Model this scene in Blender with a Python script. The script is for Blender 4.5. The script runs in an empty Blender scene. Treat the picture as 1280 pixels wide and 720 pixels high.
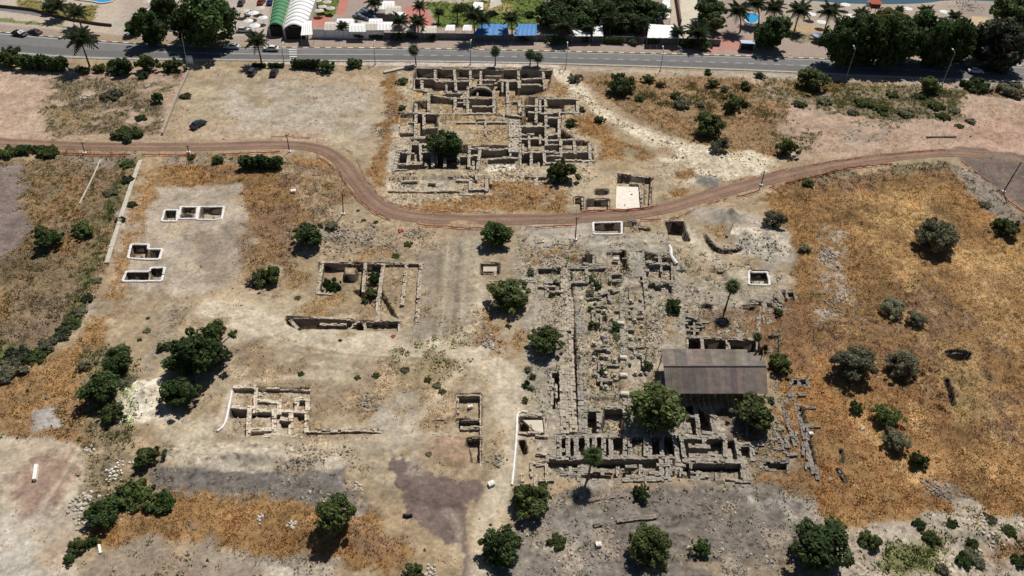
import bpy, math, random
import numpy as np
from mathutils import Vector, Matrix
random.seed(7); np.random.seed(7)
SC = bpy.context.scene
COL = SC.collection
R = math.radians

# ------------------------------------------------------------------ camera, sky, sun, exposure
F = 1000.0                       # focal length in photo pixels (1280 wide)
CH = 98.6                        # height of the aircraft above the site
DEP, ROLL = R(40.0), R(3.0)
fwd = np.array([0, math.cos(DEP), -math.sin(DEP)])
r0 = np.array([1.0, 0, 0]); u0 = np.array([0, math.sin(DEP), math.cos(DEP)])
rgt = r0*math.cos(ROLL) + u0*math.sin(ROLL)
upc = u0*math.cos(ROLL) - r0*math.sin(ROLL)
cam = bpy.data.cameras.new('camera'); cam_o = bpy.data.objects.new('camera', cam); COL.objects.link(cam_o)
cam.sensor_width = 36; cam.lens = 36*F/1280; cam.clip_start = 1; cam.clip_end = 9000
cam_o.matrix_world = Matrix(((rgt[0], upc[0], -fwd[0], 0), (rgt[1], upc[1], -fwd[1], 0), (rgt[2], upc[2], -fwd[2], CH), (0, 0, 0, 1)))
SC.camera = cam_o

SUN_EL, SUN_AZ = R(56), math.atan2(0.36, 0.93)
world = bpy.data.worlds.new('World'); SC.world = world; world.use_nodes = True
nt = world.node_tree; bg = nt.nodes['Background']
sky = nt.nodes.new('ShaderNodeTexSky'); sky.sky_type = 'NISHITA'; sky.sun_disc = False
sky.sun_elevation = SUN_EL; sky.sun_rotation = SUN_AZ; sky.air_density = 0.8; sky.dust_density = 0.3
nt.links.new(sky.outputs[0], bg.inputs[0]); bg.inputs[1].default_value = 0.05
sl = bpy.data.lights.new('sun', 'SUN'); sl.energy = 5.0; sl.angle = R(0.5); sl.color = (1.0, 0.955, 0.88)
so = bpy.data.objects.new('sun', sl); COL.objects.link(so)
L = Vector((-math.sin(SUN_AZ)*math.cos(SUN_EL), -math.cos(SUN_AZ)*math.cos(SUN_EL), -math.sin(SUN_EL)))
so.rotation_euler = L.to_track_quat('-Z', 'Y').to_euler(); so.location = (0, 150, 200)
SC.view_settings.view_transform = 'Standard'; SC.view_settings.look = 'None'
SC.view_settings.exposure = -0.1; SC.view_settings.gamma = 1.0; SC.view_settings.use_curve_mapping = False
SC.render.engine = 'CYCLES'

# ------------------------------------------------------------------ survey: photo reading -> place on the ground
def ray(px, py):
    return fwd + (px-640)/F*rgt + (360-py)/F*upc
def at(px, py, z=0.0):
    d = ray(px, py); t = (z-CH)/d[2]
    return np.array([d[0]*t, d[1]*t, z])
def G(pts):
    return np.array([at(p[0], p[1])[:2] for p in pts])
def mpp(px, py):                 # metres per photo pixel there
    d = ray(px, py); return (-CH/d[2])/F
def upright(bx, by, tx, ty):     # base on the ground and a point straight above / beside it
    b = at(bx, by); d = ray(tx, ty); t = b[1]/d[1]
    return b, np.array([d[0]*t, b[1], CH+d[2]*t])

# ------------------------------------------------------------------ noise and polygons
def h2(ix, iy, s):
    n = (ix*374761393 + iy*668265263 + s*974711) & 0x7fffffff
    n = ((n ^ (n >> 13))*1274126177) & 0x7fffffff
    n = ((n ^ (n >> 16))*2246822519) & 0x7fffffff
    return (n & 0xffffff)/float(0xffffff)
def vn(x, y, s):
    xi = np.floor(x).astype(np.int64); yi = np.floor(y).astype(np.int64)
    fx = x-xi; fy = y-yi; fx = fx*fx*(3-2*fx); fy = fy*fy*(3-2*fy)
    a = h2(xi, yi, s); b = h2(xi+1, yi, s); c = h2(xi, yi+1, s); d = h2(xi+1, yi+1, s)
    return (a*(1-fx)+b*fx)*(1-fy) + (c*(1-fx)+d*fx)*fy
def fbm(x, y, wl, oct=4, s=1, gain=0.5):
    v = 0; a = 1; t = 0
    for k in range(oct):
        c, sn = math.cos(1.1*k+s), math.sin(1.1*k+s)
        v = v + a*(vn((x*c-y*sn)/wl, (x*sn+y*c)/wl, s*31+k)*2-1); t += a; a *= gain; wl *= 0.5
    return v/t
def sdf(P, poly):                # negative inside
    d = np.full(len(P), 1e18); ins = np.zeros(len(P), bool); n = len(poly)
    for i in range(n):
        a = poly[i]; b = poly[(i+1) % n]; e = b-a
        w = P-a; t = np.clip((w@e)/max(e@e, 1e-9), 0, 1)
        q = w-t[:, None]*e; d = np.minimum(d, (q*q).sum(1))
        c = ((a[1] > P[:, 1]) != (b[1] > P[:, 1]))
        if abs(e[1]) > 1e-9:
            ins ^= c & (P[:, 0] < e[0]*(P[:, 1]-a[1])/e[1]+a[0])
    return np.where(ins, -np.sqrt(d), np.sqrt(d))
def linedist(P, line):
    d = np.full(len(P), 1e18)
    for i in range(len(line)-1):
        a = line[i]; e = line[i+1]-a; w = P-a
        t = np.clip((w@e)/max(e@e, 1e-9), 0, 1); q = w-t[:, None]*e
        d = np.minimum(d, (q*q).sum(1))
    return np.sqrt(d)
def near(P, pts, m):
    lo = pts.min(0)-m; hi = pts.max(0)+m
    return np.nonzero((P[:, 0] > lo[0]) & (P[:, 0] < hi[0]) & (P[:, 1] > lo[1]) & (P[:, 1] < hi[1]))[0]
def sstep(e0, e1, x):
    t = np.clip((x-e0)/(e1-e0), 0, 1); return t*t*(3-2*t)
def smooth(pts, n=3):
    p = [np.array(q, float) for q in pts]
    for _ in range(n):
        o = [p[0]]
        for a, b in zip(p, p[1:]): o += [a*.75+b*.25, a*.25+b*.75]
        o.append(p[-1]); p = o
    return np.array(p)
def resample(line, step):
    seg = np.linalg.norm(np.diff(line, axis=0), axis=1); s = np.concatenate([[0], np.cumsum(seg)])
    n = max(2, int(s[-1]/step)+1); t = np.linspace(0, s[-1], n)
    return np.stack([np.interp(t, s, line[:, 0]), np.interp(t, s, line[:, 1])], 1)
def normals(line):
    t = np.gradient(line, axis=0); t /= np.linalg.norm(t, axis=1)[:, None]
    return np.stack([-t[:, 1], t[:, 0]], 1)

# ------------------------------------------------------------------ materials (all procedural)
MATS = {}
def mat(name, col=(0.5, 0.5, 0.5), rough=0.9, attr=False, noise=0.0, nscale=2.0, rnd=0.0, metal=0.0, bump=0.0, trans=0.0, spec=0.3, wave=None):
    if name in MATS: return MATS[name]
    m = bpy.data.materials.new(name); m.use_nodes = True; MATS[name] = m
    n = m.node_tree.nodes; l = m.node_tree.links; p = n['Principled BSDF']
    p.inputs['Roughness'].default_value = rough; p.inputs['Metallic'].default_value = metal
    p.inputs['Specular IOR Level'].default_value = spec
    if attr:
        a = n.new('ShaderNodeVertexColor'); a.layer_name = 'Col'; c = a.outputs[0]
    else:
        a = n.new('ShaderNodeRGB'); a.outputs[0].default_value = (*col, 1); c = a.outputs[0]
    tc = n.new('ShaderNodeTexCoord')
    if noise:
        t = n.new('ShaderNodeTexNoise'); t.inputs['Scale'].default_value = nscale; t.inputs['Detail'].default_value = 6; t.inputs['Roughness'].default_value = 0.65
        l.new(tc.outputs['Object'], t.inputs['Vector'])
        mr = n.new('ShaderNodeMapRange'); mr.inputs[1].default_value = 0.25; mr.inputs[2].default_value = 0.75
        mr.inputs[3].default_value = 1-noise; mr.inputs[4].default_value = 1+noise
        l.new(t.outputs[0], mr.inputs[0])
        x = n.new('ShaderNodeVectorMath'); x.operation = 'SCALE'; l.new(c, x.inputs[0]); l.new(mr.outputs[0], x.inputs['Scale']); c = x.outputs[0]
        if bump:
            b = n.new('ShaderNodeBump'); b.inputs['Strength'].default_value = bump; b.inputs['Distance'].default_value = 0.1
            l.new(t.outputs[0], b.inputs['Height']); l.new(b.outputs[0], p.inputs['Normal'])
    if rnd:
        oi = n.new('ShaderNodeObjectInfo'); mr = n.new('ShaderNodeMapRange'); mr.inputs[3].default_value = 1-rnd; mr.inputs[4].default_value = 1+rnd
        l.new(oi.outputs['Random'], mr.inputs[0])
        x = n.new('ShaderNodeVectorMath'); x.operation = 'SCALE'; l.new(c, x.inputs[0]); l.new(mr.outputs[0], x.inputs['Scale']); c = x.outputs[0]
    l.new(c, p.inputs['Base Color'])
    if trans:
        tr = n.new('ShaderNodeBsdfTranslucent'); l.new(c, tr.inputs[0]); mx = n.new('ShaderNodeMixShader'); mx.inputs[0].default_value = trans
        l.new(p.outputs[0], mx.inputs[1]); l.new(tr.outputs[0], mx.inputs[2]); l.new(mx.outputs[0], n['Material Output'].inputs[0])
    return m

def leafmat(name, col, rnd=0.28, trans=0.42):
    if name in MATS: return MATS[name]
    m = bpy.data.materials.new(name); m.use_nodes = True; MATS[name] = m
    n = m.node_tree.nodes; l = m.node_tree.links; p = n['Principled BSDF']
    p.inputs['Roughness'].default_value = 0.6; p.inputs['Specular IOR Level'].default_value = 0.25
    a = n.new('ShaderNodeVertexColor'); a.layer_name = 'Col'
    x = n.new('ShaderNodeVectorMath'); x.operation = 'MULTIPLY'; l.new(a.outputs[0], x.inputs[0]); x.inputs[1].default_value = col
    oi = n.new('ShaderNodeObjectInfo'); mr = n.new('ShaderNodeMapRange'); mr.inputs[3].default_value = 1-rnd; mr.inputs[4].default_value = 1+rnd
    l.new(oi.outputs['Random'], mr.inputs[0])
    y = n.new('ShaderNodeVectorMath'); y.operation = 'SCALE'; l.new(x.outputs[0], y.inputs[0]); l.new(mr.outputs[0], y.inputs['Scale'])
    l.new(y.outputs[0], p.inputs['Base Color'])
    tr = n.new('ShaderNodeBsdfTranslucent'); l.new(y.outputs[0], tr.inputs[0]); mx = n.new('ShaderNodeMixShader'); mx.inputs[0].default_value = trans
    l.new(p.outputs[0], mx.inputs[1]); l.new(tr.outputs[0], mx.inputs[2]); l.new(mx.outputs[0], n['Material Output'].inputs[0])
    return m

# ------------------------------------------------------------------ mesh builders
def tag(o, label=None, cat=None, group=None, kind=None):
    if label: o['label'] = label
    if cat: o['category'] = cat
    if group: o['group'] = group
    if kind: o['kind'] = kind
    return o
def empty(name, loc, label=None, cat=None, group=None, rz=0.0):
    o = bpy.data.objects.new(name, None); COL.objects.link(o); o.location = [float(v) for v in loc]; o.rotation_euler = (0, 0, rz); o.empty_display_size = 0.3
    return tag(o, label, cat, group)
def link(name, me, parent=None, loc=None):
    o = bpy.data.objects.new(name, me); COL.objects.link(o)
    if parent: o.parent = parent
    if loc is not None: o.location = [float(v) for v in loc]
    return o
class MB:
    def __init__(s): s.v = []; s.f = []; s.c = []
    def add(s, vs, fs, col=(1, 1, 1)):
        k = len(s.v); s.v += [tuple(map(float, q)) for q in vs]; s.f += [tuple(i+k for i in q) for q in fs]; s.c += [col]*len(vs); return s
    def box(s, c, d, rz=0.0, col=(1, 1, 1), jit=0.0, tilt=0.0, rx=0.0):
        ca, sa = math.cos(rz), math.sin(rz); vs = []
        for x, y, z in ((-1, -1, -1), (1, -1, -1), (1, 1, -1), (-1, 1, -1), (-1, -1, 1), (1, -1, 1), (1, 1, 1), (-1, 1, 1)):
            X = x*d[0]/2+random.uniform(-jit, jit)*d[0]; Y = y*d[1]/2+random.uniform(-jit, jit)*d[1]; Z = z*d[2]/2+random.uniform(-jit, jit)*d[2]
            if tilt: X, Z = X*math.cos(tilt)-Z*math.sin(tilt), X*math.sin(tilt)+Z*math.cos(tilt)
            if rx: Y, Z = Y*math.cos(rx)-Z*math.sin(rx), Y*math.sin(rx)+Z*math.cos(rx)
            vs.append((c[0]+X*ca-Y*sa, c[1]+X*sa+Y*ca, c[2]+Z))
        return s.add(vs, ((0, 3, 2, 1), (4, 5, 6, 7), (0, 1, 5, 4), (1, 2, 6, 5), (2, 3, 7, 6), (3, 0, 4, 7)), col)
    def prism(s, pts, z0, z1, col=(1, 1, 1)):
        n = len(pts); z0 = z0 if hasattr(z0, '__len__') else [z0]*n; z1 = z1 if hasattr(z1, '__len__') else [z1]*n
        a = sum(pts[i][0]*pts[(i+1) % n][1]-pts[(i+1) % n][0]*pts[i][1] for i in range(n))
        idx = list(range(n)) if a > 0 else list(range(n))[::-1]
        vs = [(pts[i][0], pts[i][1], z0[i]) for i in idx]+[(pts[i][0], pts[i][1], z1[i]) for i in idx]
        fs = [tuple(range(n))[::-1], tuple(range(n, 2*n))]+[(i, (i+1) % n, n+(i+1) % n, n+i) for i in range(n)]
        return s.add(vs, fs, col)
    def tube(s, pts, rad, n=7, col=(1, 1, 1), cap=True):
        vs = []; fs = []; pts = [Vector([float(q) for q in p]) for p in pts]
        for i, p in enumerate(pts):
            t = (pts[min(i+1, len(pts)-1)]-pts[max(i-1, 0)]).normalized(); u = t.orthogonal().normalized()
            if abs(t.z) > 0.6: u = (Vector((1, 0, 0))-t*t.x).normalized()
            w = t.cross(u)
            for k in range(n):
                a = 2*math.pi*k/n; vs.append(p+(u*math.cos(a)+w*math.sin(a))*rad[i])
        for i in range(len(pts)-1):
            for k in range(n): fs.append((i*n+k, i*n+(k+1) % n, (i+1)*n+(k+1) % n, (i+1)*n+k))
        if cap: fs.append(tuple(range(n))[::-1]); fs.append(tuple(range((len(pts)-1)*n, len(pts)*n)))
        return s.add(vs, fs, col)
    def rock(s, c, r, col=(1, 1, 1), flat=0.7):
        vs = []; a0 = random.random()*6
        for z, q, m in ((-0.5, .75, 5), (0.25, 1.0, 5), (0.8, .55, 5)):
            for k in range(m):
                a = a0+2*math.pi*k/m+z; w = r*q*random.uniform(.75, 1.2)
                vs.append((c[0]+math.cos(a)*w, c[1]+math.sin(a)*w, c[2]+z*r*flat*random.uniform(.85, 1.15)))
        fs = [(4, 3, 2, 1, 0), (10, 11, 12, 13, 14)]
        for j in (0, 5):
            for k in range(5): fs.append((j+k, j+(k+1) % 5, j+5+(k+1) % 5, j+5+k))
        return s.add(vs, fs, col)
    def mesh(s, name, m, off=(0, 0, 0), smooth=False):
        me = bpy.data.meshes.new(name)
        v = np.array(s.v)-np.array(off, float)
        me.from_pydata([tuple(q) for q in v], [], s.f); me.update()
        ca = me.color_attributes.new('Col', 'FLOAT_COLOR', 'POINT')
        ca.data.foreach_set('color', np.concatenate([np.array(s.c, float), np.ones((len(s.c), 1))], 1).ravel())
        me.materials.append(m)
        if smooth: me.polygons.foreach_set('use_smooth', [True]*len(me.polygons))
        return me
    def build(s, name, m, parent=None, world=False, smooth=False):
        off = tuple(parent.location) if (world and parent) else (0, 0, 0)
        return link(name, s.mesh(name, m, off, smooth), parent)
def npmesh(name, V, Fq, C, m, smooth=True):
    me = bpy.data.meshes.new(name); k = Fq.shape[1]
    me.vertices.add(len(V)); me.vertices.foreach_set('co', V.astype(np.float32).ravel())
    me.loops.add(Fq.size); me.loops.foreach_set('vertex_index', Fq.astype(np.int32).ravel())
    me.polygons.add(len(Fq)); me.polygons.foreach_set('loop_start', np.arange(0, Fq.size, k, dtype=np.int32))
    me.polygons.foreach_set('use_smooth', np.full(len(Fq), smooth))
    ca = me.color_attributes.new('Col', 'FLOAT_COLOR', 'POINT')
    ca.data.foreach_set('color', np.concatenate([C, np.ones((len(C), 1))], 1).astype(np.float32).ravel())
    me.update(calc_edges=True); me.materials.append(m)
    return me
def rc(c, v=0.15):
    k = random.uniform(1-v, 1+v); return tuple(min(.85, q*k*random.uniform(.96, 1.04)) for q in c)

# ------------------------------------------------------------------ the dig: what is dug and which walls stand in it
PALE = (0.43, 0.36, 0.275); LIME = (0.44, 0.38, 0.305); GREY = (0.315, 0.28, 0.23); BAS = (0.24, 0.21, 0.175)
RUINS = []
def ruin(name, label, col, pits, walls, top=0.15, thick=0.75, floor=1.2, cat='ruin', group=None, slabs=()):
    RUINS.append(dict(name=name, label=label, col=col, pits=pits, walls=walls, top=top, thick=thick, floor=floor, cat=cat, group=group, slabs=slabs))
def Hs(*a): return [[(x0, y0), (x1, y1)] for x0, y0, x1, y1 in a]

ruin('excavated_building', 'pale stone room maze with an arched vault below the highway verge', LIME,
     [([(522, 86), (690, 87), (684, 112), (650, 125), (652, 150), (617, 144), (535, 143), (536, 118), (517, 114), (518, 96)], 1.5),
      ([(518, 128), (536, 128), (536, 143), (518, 143)], 1.0), ([(537, 124), (584, 126), (584, 141), (537, 141)], .7), ([(619, 118), (650, 116), (650, 142), (619, 142)], .6),
      ([(652, 97), (678, 97), (678, 104), (652, 104)], .8)],
     Hs((522, 85.5, 692, 87), (544, 87, 544, 100), (520, 97, 545, 98), (545, 101, 588, 100.5), (568, 88, 570, 112), (588, 88, 588, 109), (601, 90, 601, 107), (601, 100, 618, 100),
        (585, 109, 584.5, 141), (569, 122, 568.5, 141), (536, 117, 536, 142), (536, 117, 566, 124), (566, 124, 618, 122), (617, 113, 618, 142), (520, 129, 520, 142), (517, 100, 517, 112), (527, 100, 528, 113), (517, 112, 536, 114),
        (498, 142, 619, 142.5), (648, 89, 649, 110), (679, 89, 681, 109), (650, 106, 681, 106), (652, 98, 678, 97.5), (622, 101, 646, 101), (634, 101, 635, 142), (633, 143, 652, 145), (649, 125, 650, 142), (590, 133, 616, 133)), floor=1.5)
ruin('excavated_building', 'row of small walled cells and courts around the lone tree below the vault', LIME,
     [([(498, 143), (546, 143), (546, 180), (600, 182), (620, 183), (648, 184), (648, 200), (600, 212), (530, 211), (492, 214), (497, 190), (514, 188), (518, 160)], 1.3),
      ([(548, 146), (634, 150), (634, 180), (590, 182), (548, 178)], .35), ([(499, 144), (517, 144), (517, 176), (499, 186)], .5), ([(594, 203), (646, 202), (646, 214), (598, 214)], .45),
      ([(486, 222), (608, 221), (618, 238), (615, 245), (484, 241)], .55)],
     Hs((498, 142, 498, 158), (520, 143, 519, 178), (530, 143, 530, 162), (570, 153, 634, 153), (516, 171, 545, 172), (514, 180, 545, 181), (513, 178, 510, 206), (525, 181, 527, 204), (497, 190.5, 510, 191), (498, 191, 493, 213), (573, 183, 573, 206), (587, 182, 586, 207),
        (600, 188, 597, 210), (575, 194, 600, 194), (587, 185.5, 634, 186), (541, 190, 541, 208), (556, 190, 556, 208), (527, 190, 575, 191), (503, 219, 588, 220), (484, 237, 575, 238), (570, 224, 590, 225), (588, 221, 588, 236), (608, 221, 608, 239), (586, 236, 610, 236), (575, 243, 618, 243), (610, 197, 647, 197), (498, 206, 526, 205)), floor=1.3)
ruin('excavated_building', 'densely walled block of dark deep rooms east of the broad pale wall', LIME,
     [([(658, 123), (722, 124), (722, 141), (700, 143), (700, 160), (718, 174), (737, 178), (742, 203), (700, 202), (684, 207), (650, 207), (649, 158), (657, 145)], 1.35),
      ([(704, 128), (720, 128), (720, 138), (704, 138)], .6), ([(652, 181), (682, 180), (682, 187), (652, 188)], .4), ([(703, 178), (717, 178), (717, 184), (703, 184)], .6), ([(720, 180), (736, 180), (736, 188), (720, 188)], .4), ([(655, 221), (700, 219), (700, 231), (655, 232)], .6)],
     Hs((671, 123, 722, 124), (722, 124, 722, 141), (671, 123, 670, 153), (682, 124, 683, 180), (657, 133, 684, 133.5), (683, 141, 722, 141), (660, 141, 683, 141), (650, 158, 685, 158), (684, 147, 700, 147), (699, 147, 699, 172), (650, 160, 650, 208), (650, 168, 666, 168), (650, 173.5, 683, 173), (685, 168, 700, 167), (685, 176, 719, 175), (701, 175, 701, 197), (718, 175, 719, 190),
        (650, 191, 666, 191), (664, 190, 664, 206), (664, 191, 700, 190), (680, 188, 681, 206), (700, 188, 738, 190), (737, 178, 738, 203), (745, 180, 746, 222), (706, 201, 742, 201), (655, 220, 682, 220.5), (670, 216, 670, 232), (682, 204, 700, 204)), floor=1.35)
ruin('ruined_stonework', 'broad pale stone wall running up through the upper ruins', LIME, [], [[(642, 152), (642, 192)]], top=.5, thick=2.4, floor=1.3, cat='wall')
ruin('excavated_building', 'ruin with a bright white plaster floor beside the dirt track', PALE,
     [([(770, 217), (815, 221), (813, 256), (800, 260), (770, 260)], .5), ([(772, 219), (813, 223), (812, 228), (772, 226)], 1.2), ([(806, 224), (814, 224), (812, 254), (806, 254)], .9), ([(733, 250), (761, 250), (761, 261), (733, 261)], .9), ([(745, 238), (760, 238), (760, 244), (745, 244)], .9), ([(718, 247), (728, 247), (728, 262), (719, 262)], .9)],
     Hs((771, 216, 816, 221), (815.5, 221, 813.5, 255), (770.5, 216, 769, 231), (787, 229, 800, 230), (731, 231, 755, 231), (744, 237, 762, 237), (733, 249, 763, 249), (762, 249, 762, 262), (731, 231, 731, 262), (716.5, 246, 729, 246), (716.5, 246, 718, 262), (728.5, 246, 729.5, 262), (800, 230, 803, 259)), floor=.9, top=.12, thick=.6,
     slabs=[([(768.5, 231), (798, 232), (800, 260), (769.5, 260)], -.38, (0.74, 0.68, 0.58), 'plaster_floor')])
ruin('excavated_building', 'sunken walled court with dark green bushes growing inside, left of the rutted track', PALE,
     [([(400, 329), (525, 330), (522, 372), (503, 400), (470, 385), (440, 362), (398, 366)], 1.0), ([(479, 331), (525, 331), (518, 408), (500, 402), (476, 360)], .45), ([(430, 333), (446, 333), (446, 344), (430, 344)], .1), ([(441, 356), (451, 356), (451, 362), (441, 361)], 1.7)],
     Hs((401, 328, 528, 329), (403, 329, 397, 368), (457, 329, 454, 366), (479, 329, 474, 372), (508, 330, 503, 380), (526, 330, 521, 408), (473, 372, 472, 402), (397, 367, 412, 368)), floor=1.2, top=.2, thick=.7)
ruin('excavation_trench', 'long narrow dug trench with broken cross walls below the bushy court', PALE,
     [([(358, 397), (440, 400), (441, 411), (372, 411), (360, 406)], 1.8), ([(445, 402), (499, 402), (499, 413), (447, 412)], .7), ([(439, 404), (455, 404), (455, 411), (437, 411)], 1.4), ([(358, 398), (371, 398), (372, 408), (360, 406)], .8)],
     Hs((356, 396, 442, 399.5), (444, 401, 499, 401), (499.5, 401, 499.5, 414), (400, 405.5, 432, 406), (436, 411, 446, 402), (455, 403, 457, 411), (362, 397, 373, 411)), floor=1.5, top=.1, thick=.6, cat='trench')
ruin('excavated_building', 'small cream stone house footprint with a white tape line at its left', (.58, .50, .39),
     [([(292, 485), (388, 486), (386, 515), (384, 541), (312, 546), (286, 540), (290, 500)], .58), ([(291, 510), (318, 511), (316, 519), (290, 518)], 1.6), ([(372, 499), (386, 499), (386, 504), (372, 504)], 1.5), ([(323, 514), (336, 514), (336, 518), (323, 518)], 1.4), ([(352, 523), (362, 523), (361, 531), (352, 531)], 1.5), ([(373, 516), (382, 516), (381, 523), (373, 522)], 1.5), ([(322, 502), (347, 502), (347, 511), (320, 511)], .4), ([(290, 520), (308, 520), (306, 544), (288, 540)], .5)],
     Hs((292, 484, 323, 484), (333, 484, 389, 486), (289, 509.5, 320, 510), (320, 500.5, 349, 501), (370, 498, 388, 499), (320, 513, 338, 514), (348, 514, 385, 515), (350, 523, 364, 523.5), (312, 511, 310, 546), (343, 512, 342, 545), (364, 514, 363, 545), (385, 500, 383, 540), (312, 537, 336, 536), (320, 485, 319, 513), (349, 500, 349, 515), (330, 545, 346, 545), (358, 545, 374, 545), (371, 498, 371, 515)), floor=1.1, top=.15, thick=.7)
ruin('ruined_stonework', 'low dark rubble wall trailing right from the cream stone house', PALE, [([(384, 539), (476, 538), (476, 541), (384, 543)], .7)], [smooth([(382, 538), (410, 539), (440, 537), (477, 539)], 1).tolist()], top=.1, thick=.8, floor=.8, cat='wall')
ruin('excavation_trench', 'square cut stepped trench with straight sides in the middle of the bare ground', PALE,
     [([(571.5, 493.5), (601, 493.5), (601, 523), (571.5, 522)], .72), ([(573, 525), (600.5, 525), (600.5, 545), (573, 544)], .6), ([(573, 526), (600, 526), (600, 532), (573, 532)], .9), ([(584, 548), (600.5, 548), (600.5, 578), (590, 577), (588, 560), (584, 558)], .95), ([(540, 525), (571, 525), (571, 543), (540, 543)], .12)],
     Hs((571, 493, 602, 493), (602, 493, 602, 580), (571, 493, 571, 545), (540, 523.5, 601, 524), (575, 533.5, 600, 534), (540, 544, 575, 544.5), (577, 546.5, 600, 546.5)), floor=1.2, top=.05, thick=.55, cat='trench')
ruin('excavated_building', 'dug area with a flat bright slab next to the white tape line', PALE,
     [([(650, 521), (681, 521), (683, 541), (660, 545), (650, 543)], .7), ([(650, 527), (660, 527), (672, 538), (683, 542), (676, 545), (662, 541), (656, 544)], 1.5), ([(649, 551), (656, 551), (659, 566), (655, 567)], 1.3)],
     Hs((646, 514, 659, 516), (658, 519, 681, 519.5), (681.5, 519, 683, 545)), floor=1.1, top=.12, thick=.6,
     slabs=[([(654, 523), (678, 523), (680, 539), (668, 536)], -.4, (0.6, 0.53, 0.42), 'floor_slab')])
# the large lower quarter
ruin('excavated_building', 'grey ruin rooms and slabs at the top of the long street wall, below the track', GREY,
     [([(672, 336), (703, 336), (703, 372), (670, 374), (669, 350), (673, 345)], .45), ([(674, 336), (702, 336.5), (702, 340), (674, 340)], 1.2), ([(711, 322), (757, 334), (757, 350), (768, 352), (776, 358), (712, 372), (711, 340)], .5), ([(729, 320), (742, 320), (742, 330), (729, 330)], 1.1), ([(775, 315), (781, 315), (784, 337), (778, 345)], 1.3), ([(758, 315), (776, 315), (779, 350), (767, 351), (758, 335)], .5), ([(766, 350), (777, 350), (777, 354), (766, 354)], 1.2), ([(802, 315), (840, 325), (841, 366), (812, 372), (801, 352)], .7), ([(804, 325), (816, 324), (816, 329), (804, 329)], 1.3)],
     Hs((673, 335, 703, 335.5), (669, 350, 669.5, 373), (657, 352, 669, 352), (710, 321, 728, 321), (727, 312, 728, 322), (742, 313, 743, 331), (729, 330, 757, 334), (710, 326, 712, 372), (713, 334, 757, 334.5), (757, 314, 775, 314), (781, 313.5, 803, 314), (802, 314, 806, 352), (801, 337, 811, 337), (811, 330, 841, 330), (841, 328, 843, 367), (765, 350, 778, 350), (812, 352, 840, 353), (680, 350, 702, 352), (682, 350, 684, 372), (733, 335, 734, 352), (713, 353, 733, 353)), floor=1.1, top=.2,
     slabs=[([(783, 316), (800, 316), (803, 346), (786, 347)], .12, (0.27, 0.245, 0.21), 'floor_slab')])
ruin('ruined_stonework', 'long pale double stone wall running down the left side of the paved street', (0.40, 0.345, 0.27), [([(707, 330), (714, 330), (717, 400), (722, 470), (722, 540), (716, 540), (712, 440), (708, 380)], 1.1)],
     [[(705, 335), (705, 372), (703, 420), (704, 470), (706, 541)], [(712, 372), (713, 400), (712, 430), (714, 480), (717, 541)]], top=.35, thick=1.25, floor=1.2, cat='wall')
ruin('paved_street', 'straight grey paved street strip along the market court', (0.29, 0.265, 0.225), [], [[(722, 372), (725, 400), (726, 430), (727, 480), (729, 541)]], top=.18, thick=1.5, floor=1.0, cat='street')
ruin('market_court', 'open market court of low rubble lines and stone bases beside the paved street', GREY,
     [([(733, 374), (774, 362), (775, 488), (737, 490)], .45), ([(784, 362), (806, 356), (808, 450), (812, 488), (786, 488)], .4), ([(738, 497), (775, 497), (776, 508), (757, 511), (738, 512)], .5)],
     [[(777, 356), (777, 410), (778.5, 450), (780, 490), (784, 541)], [(806, 354), (810, 395), (812, 440)], [(814, 365), (817, 400), (818, 440)], [(735, 493), (818, 490)], [(731, 374), (772, 362)], [(784, 432), (808, 431)]], top=.12, thick=.75, floor=.8, cat='ruin')
ruin('excavated_building', 'long row of small roofless rooms opening onto a dark street edge', GREY,
     [([(735, 514), (747, 514), (748, 541), (735, 541)], 1.5), ([(757, 509), (779, 509), (780, 541), (752, 541)], 1.2), ([(686, 466), (704, 466), (704, 510), (688, 510)], 1.1), ([(698, 549), (842, 548), (842, 571), (698, 572)], 1.2), ([(787, 551), (806, 550), (806, 570), (789, 571)], .55), ([(682, 573), (842, 573), (842, 596), (740, 598), (700, 592), (684, 580)], .8), ([(705, 573), (800, 573), (800, 577), (705, 577)], 1.5)],
     Hs((733, 513, 748, 513), (748, 512, 749, 541), (756, 509, 780, 509), (692, 543.5, 842, 543), (682, 572.5, 842, 571.5), (699, 545, 699, 571), (709.5, 546, 710, 571), (720, 546, 720.5, 571), (733.5, 546, 734, 571), (743, 546, 743.5, 571), (754.5, 546, 755, 571), (763.5, 546, 764, 571), (781, 546, 781, 571), (787, 546, 787.5, 571), (807, 546, 807, 571), (811.5, 546, 812, 571), (827, 546, 827.5, 571), (740, 601, 838, 600), (826, 575, 827, 597), (834, 575, 835, 597), (685, 465, 705, 465), (686, 465, 688, 511), (704.5, 465, 705, 511), (700, 562, 709, 562)), floor=1.3, top=.2, thick=.7)
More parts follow.
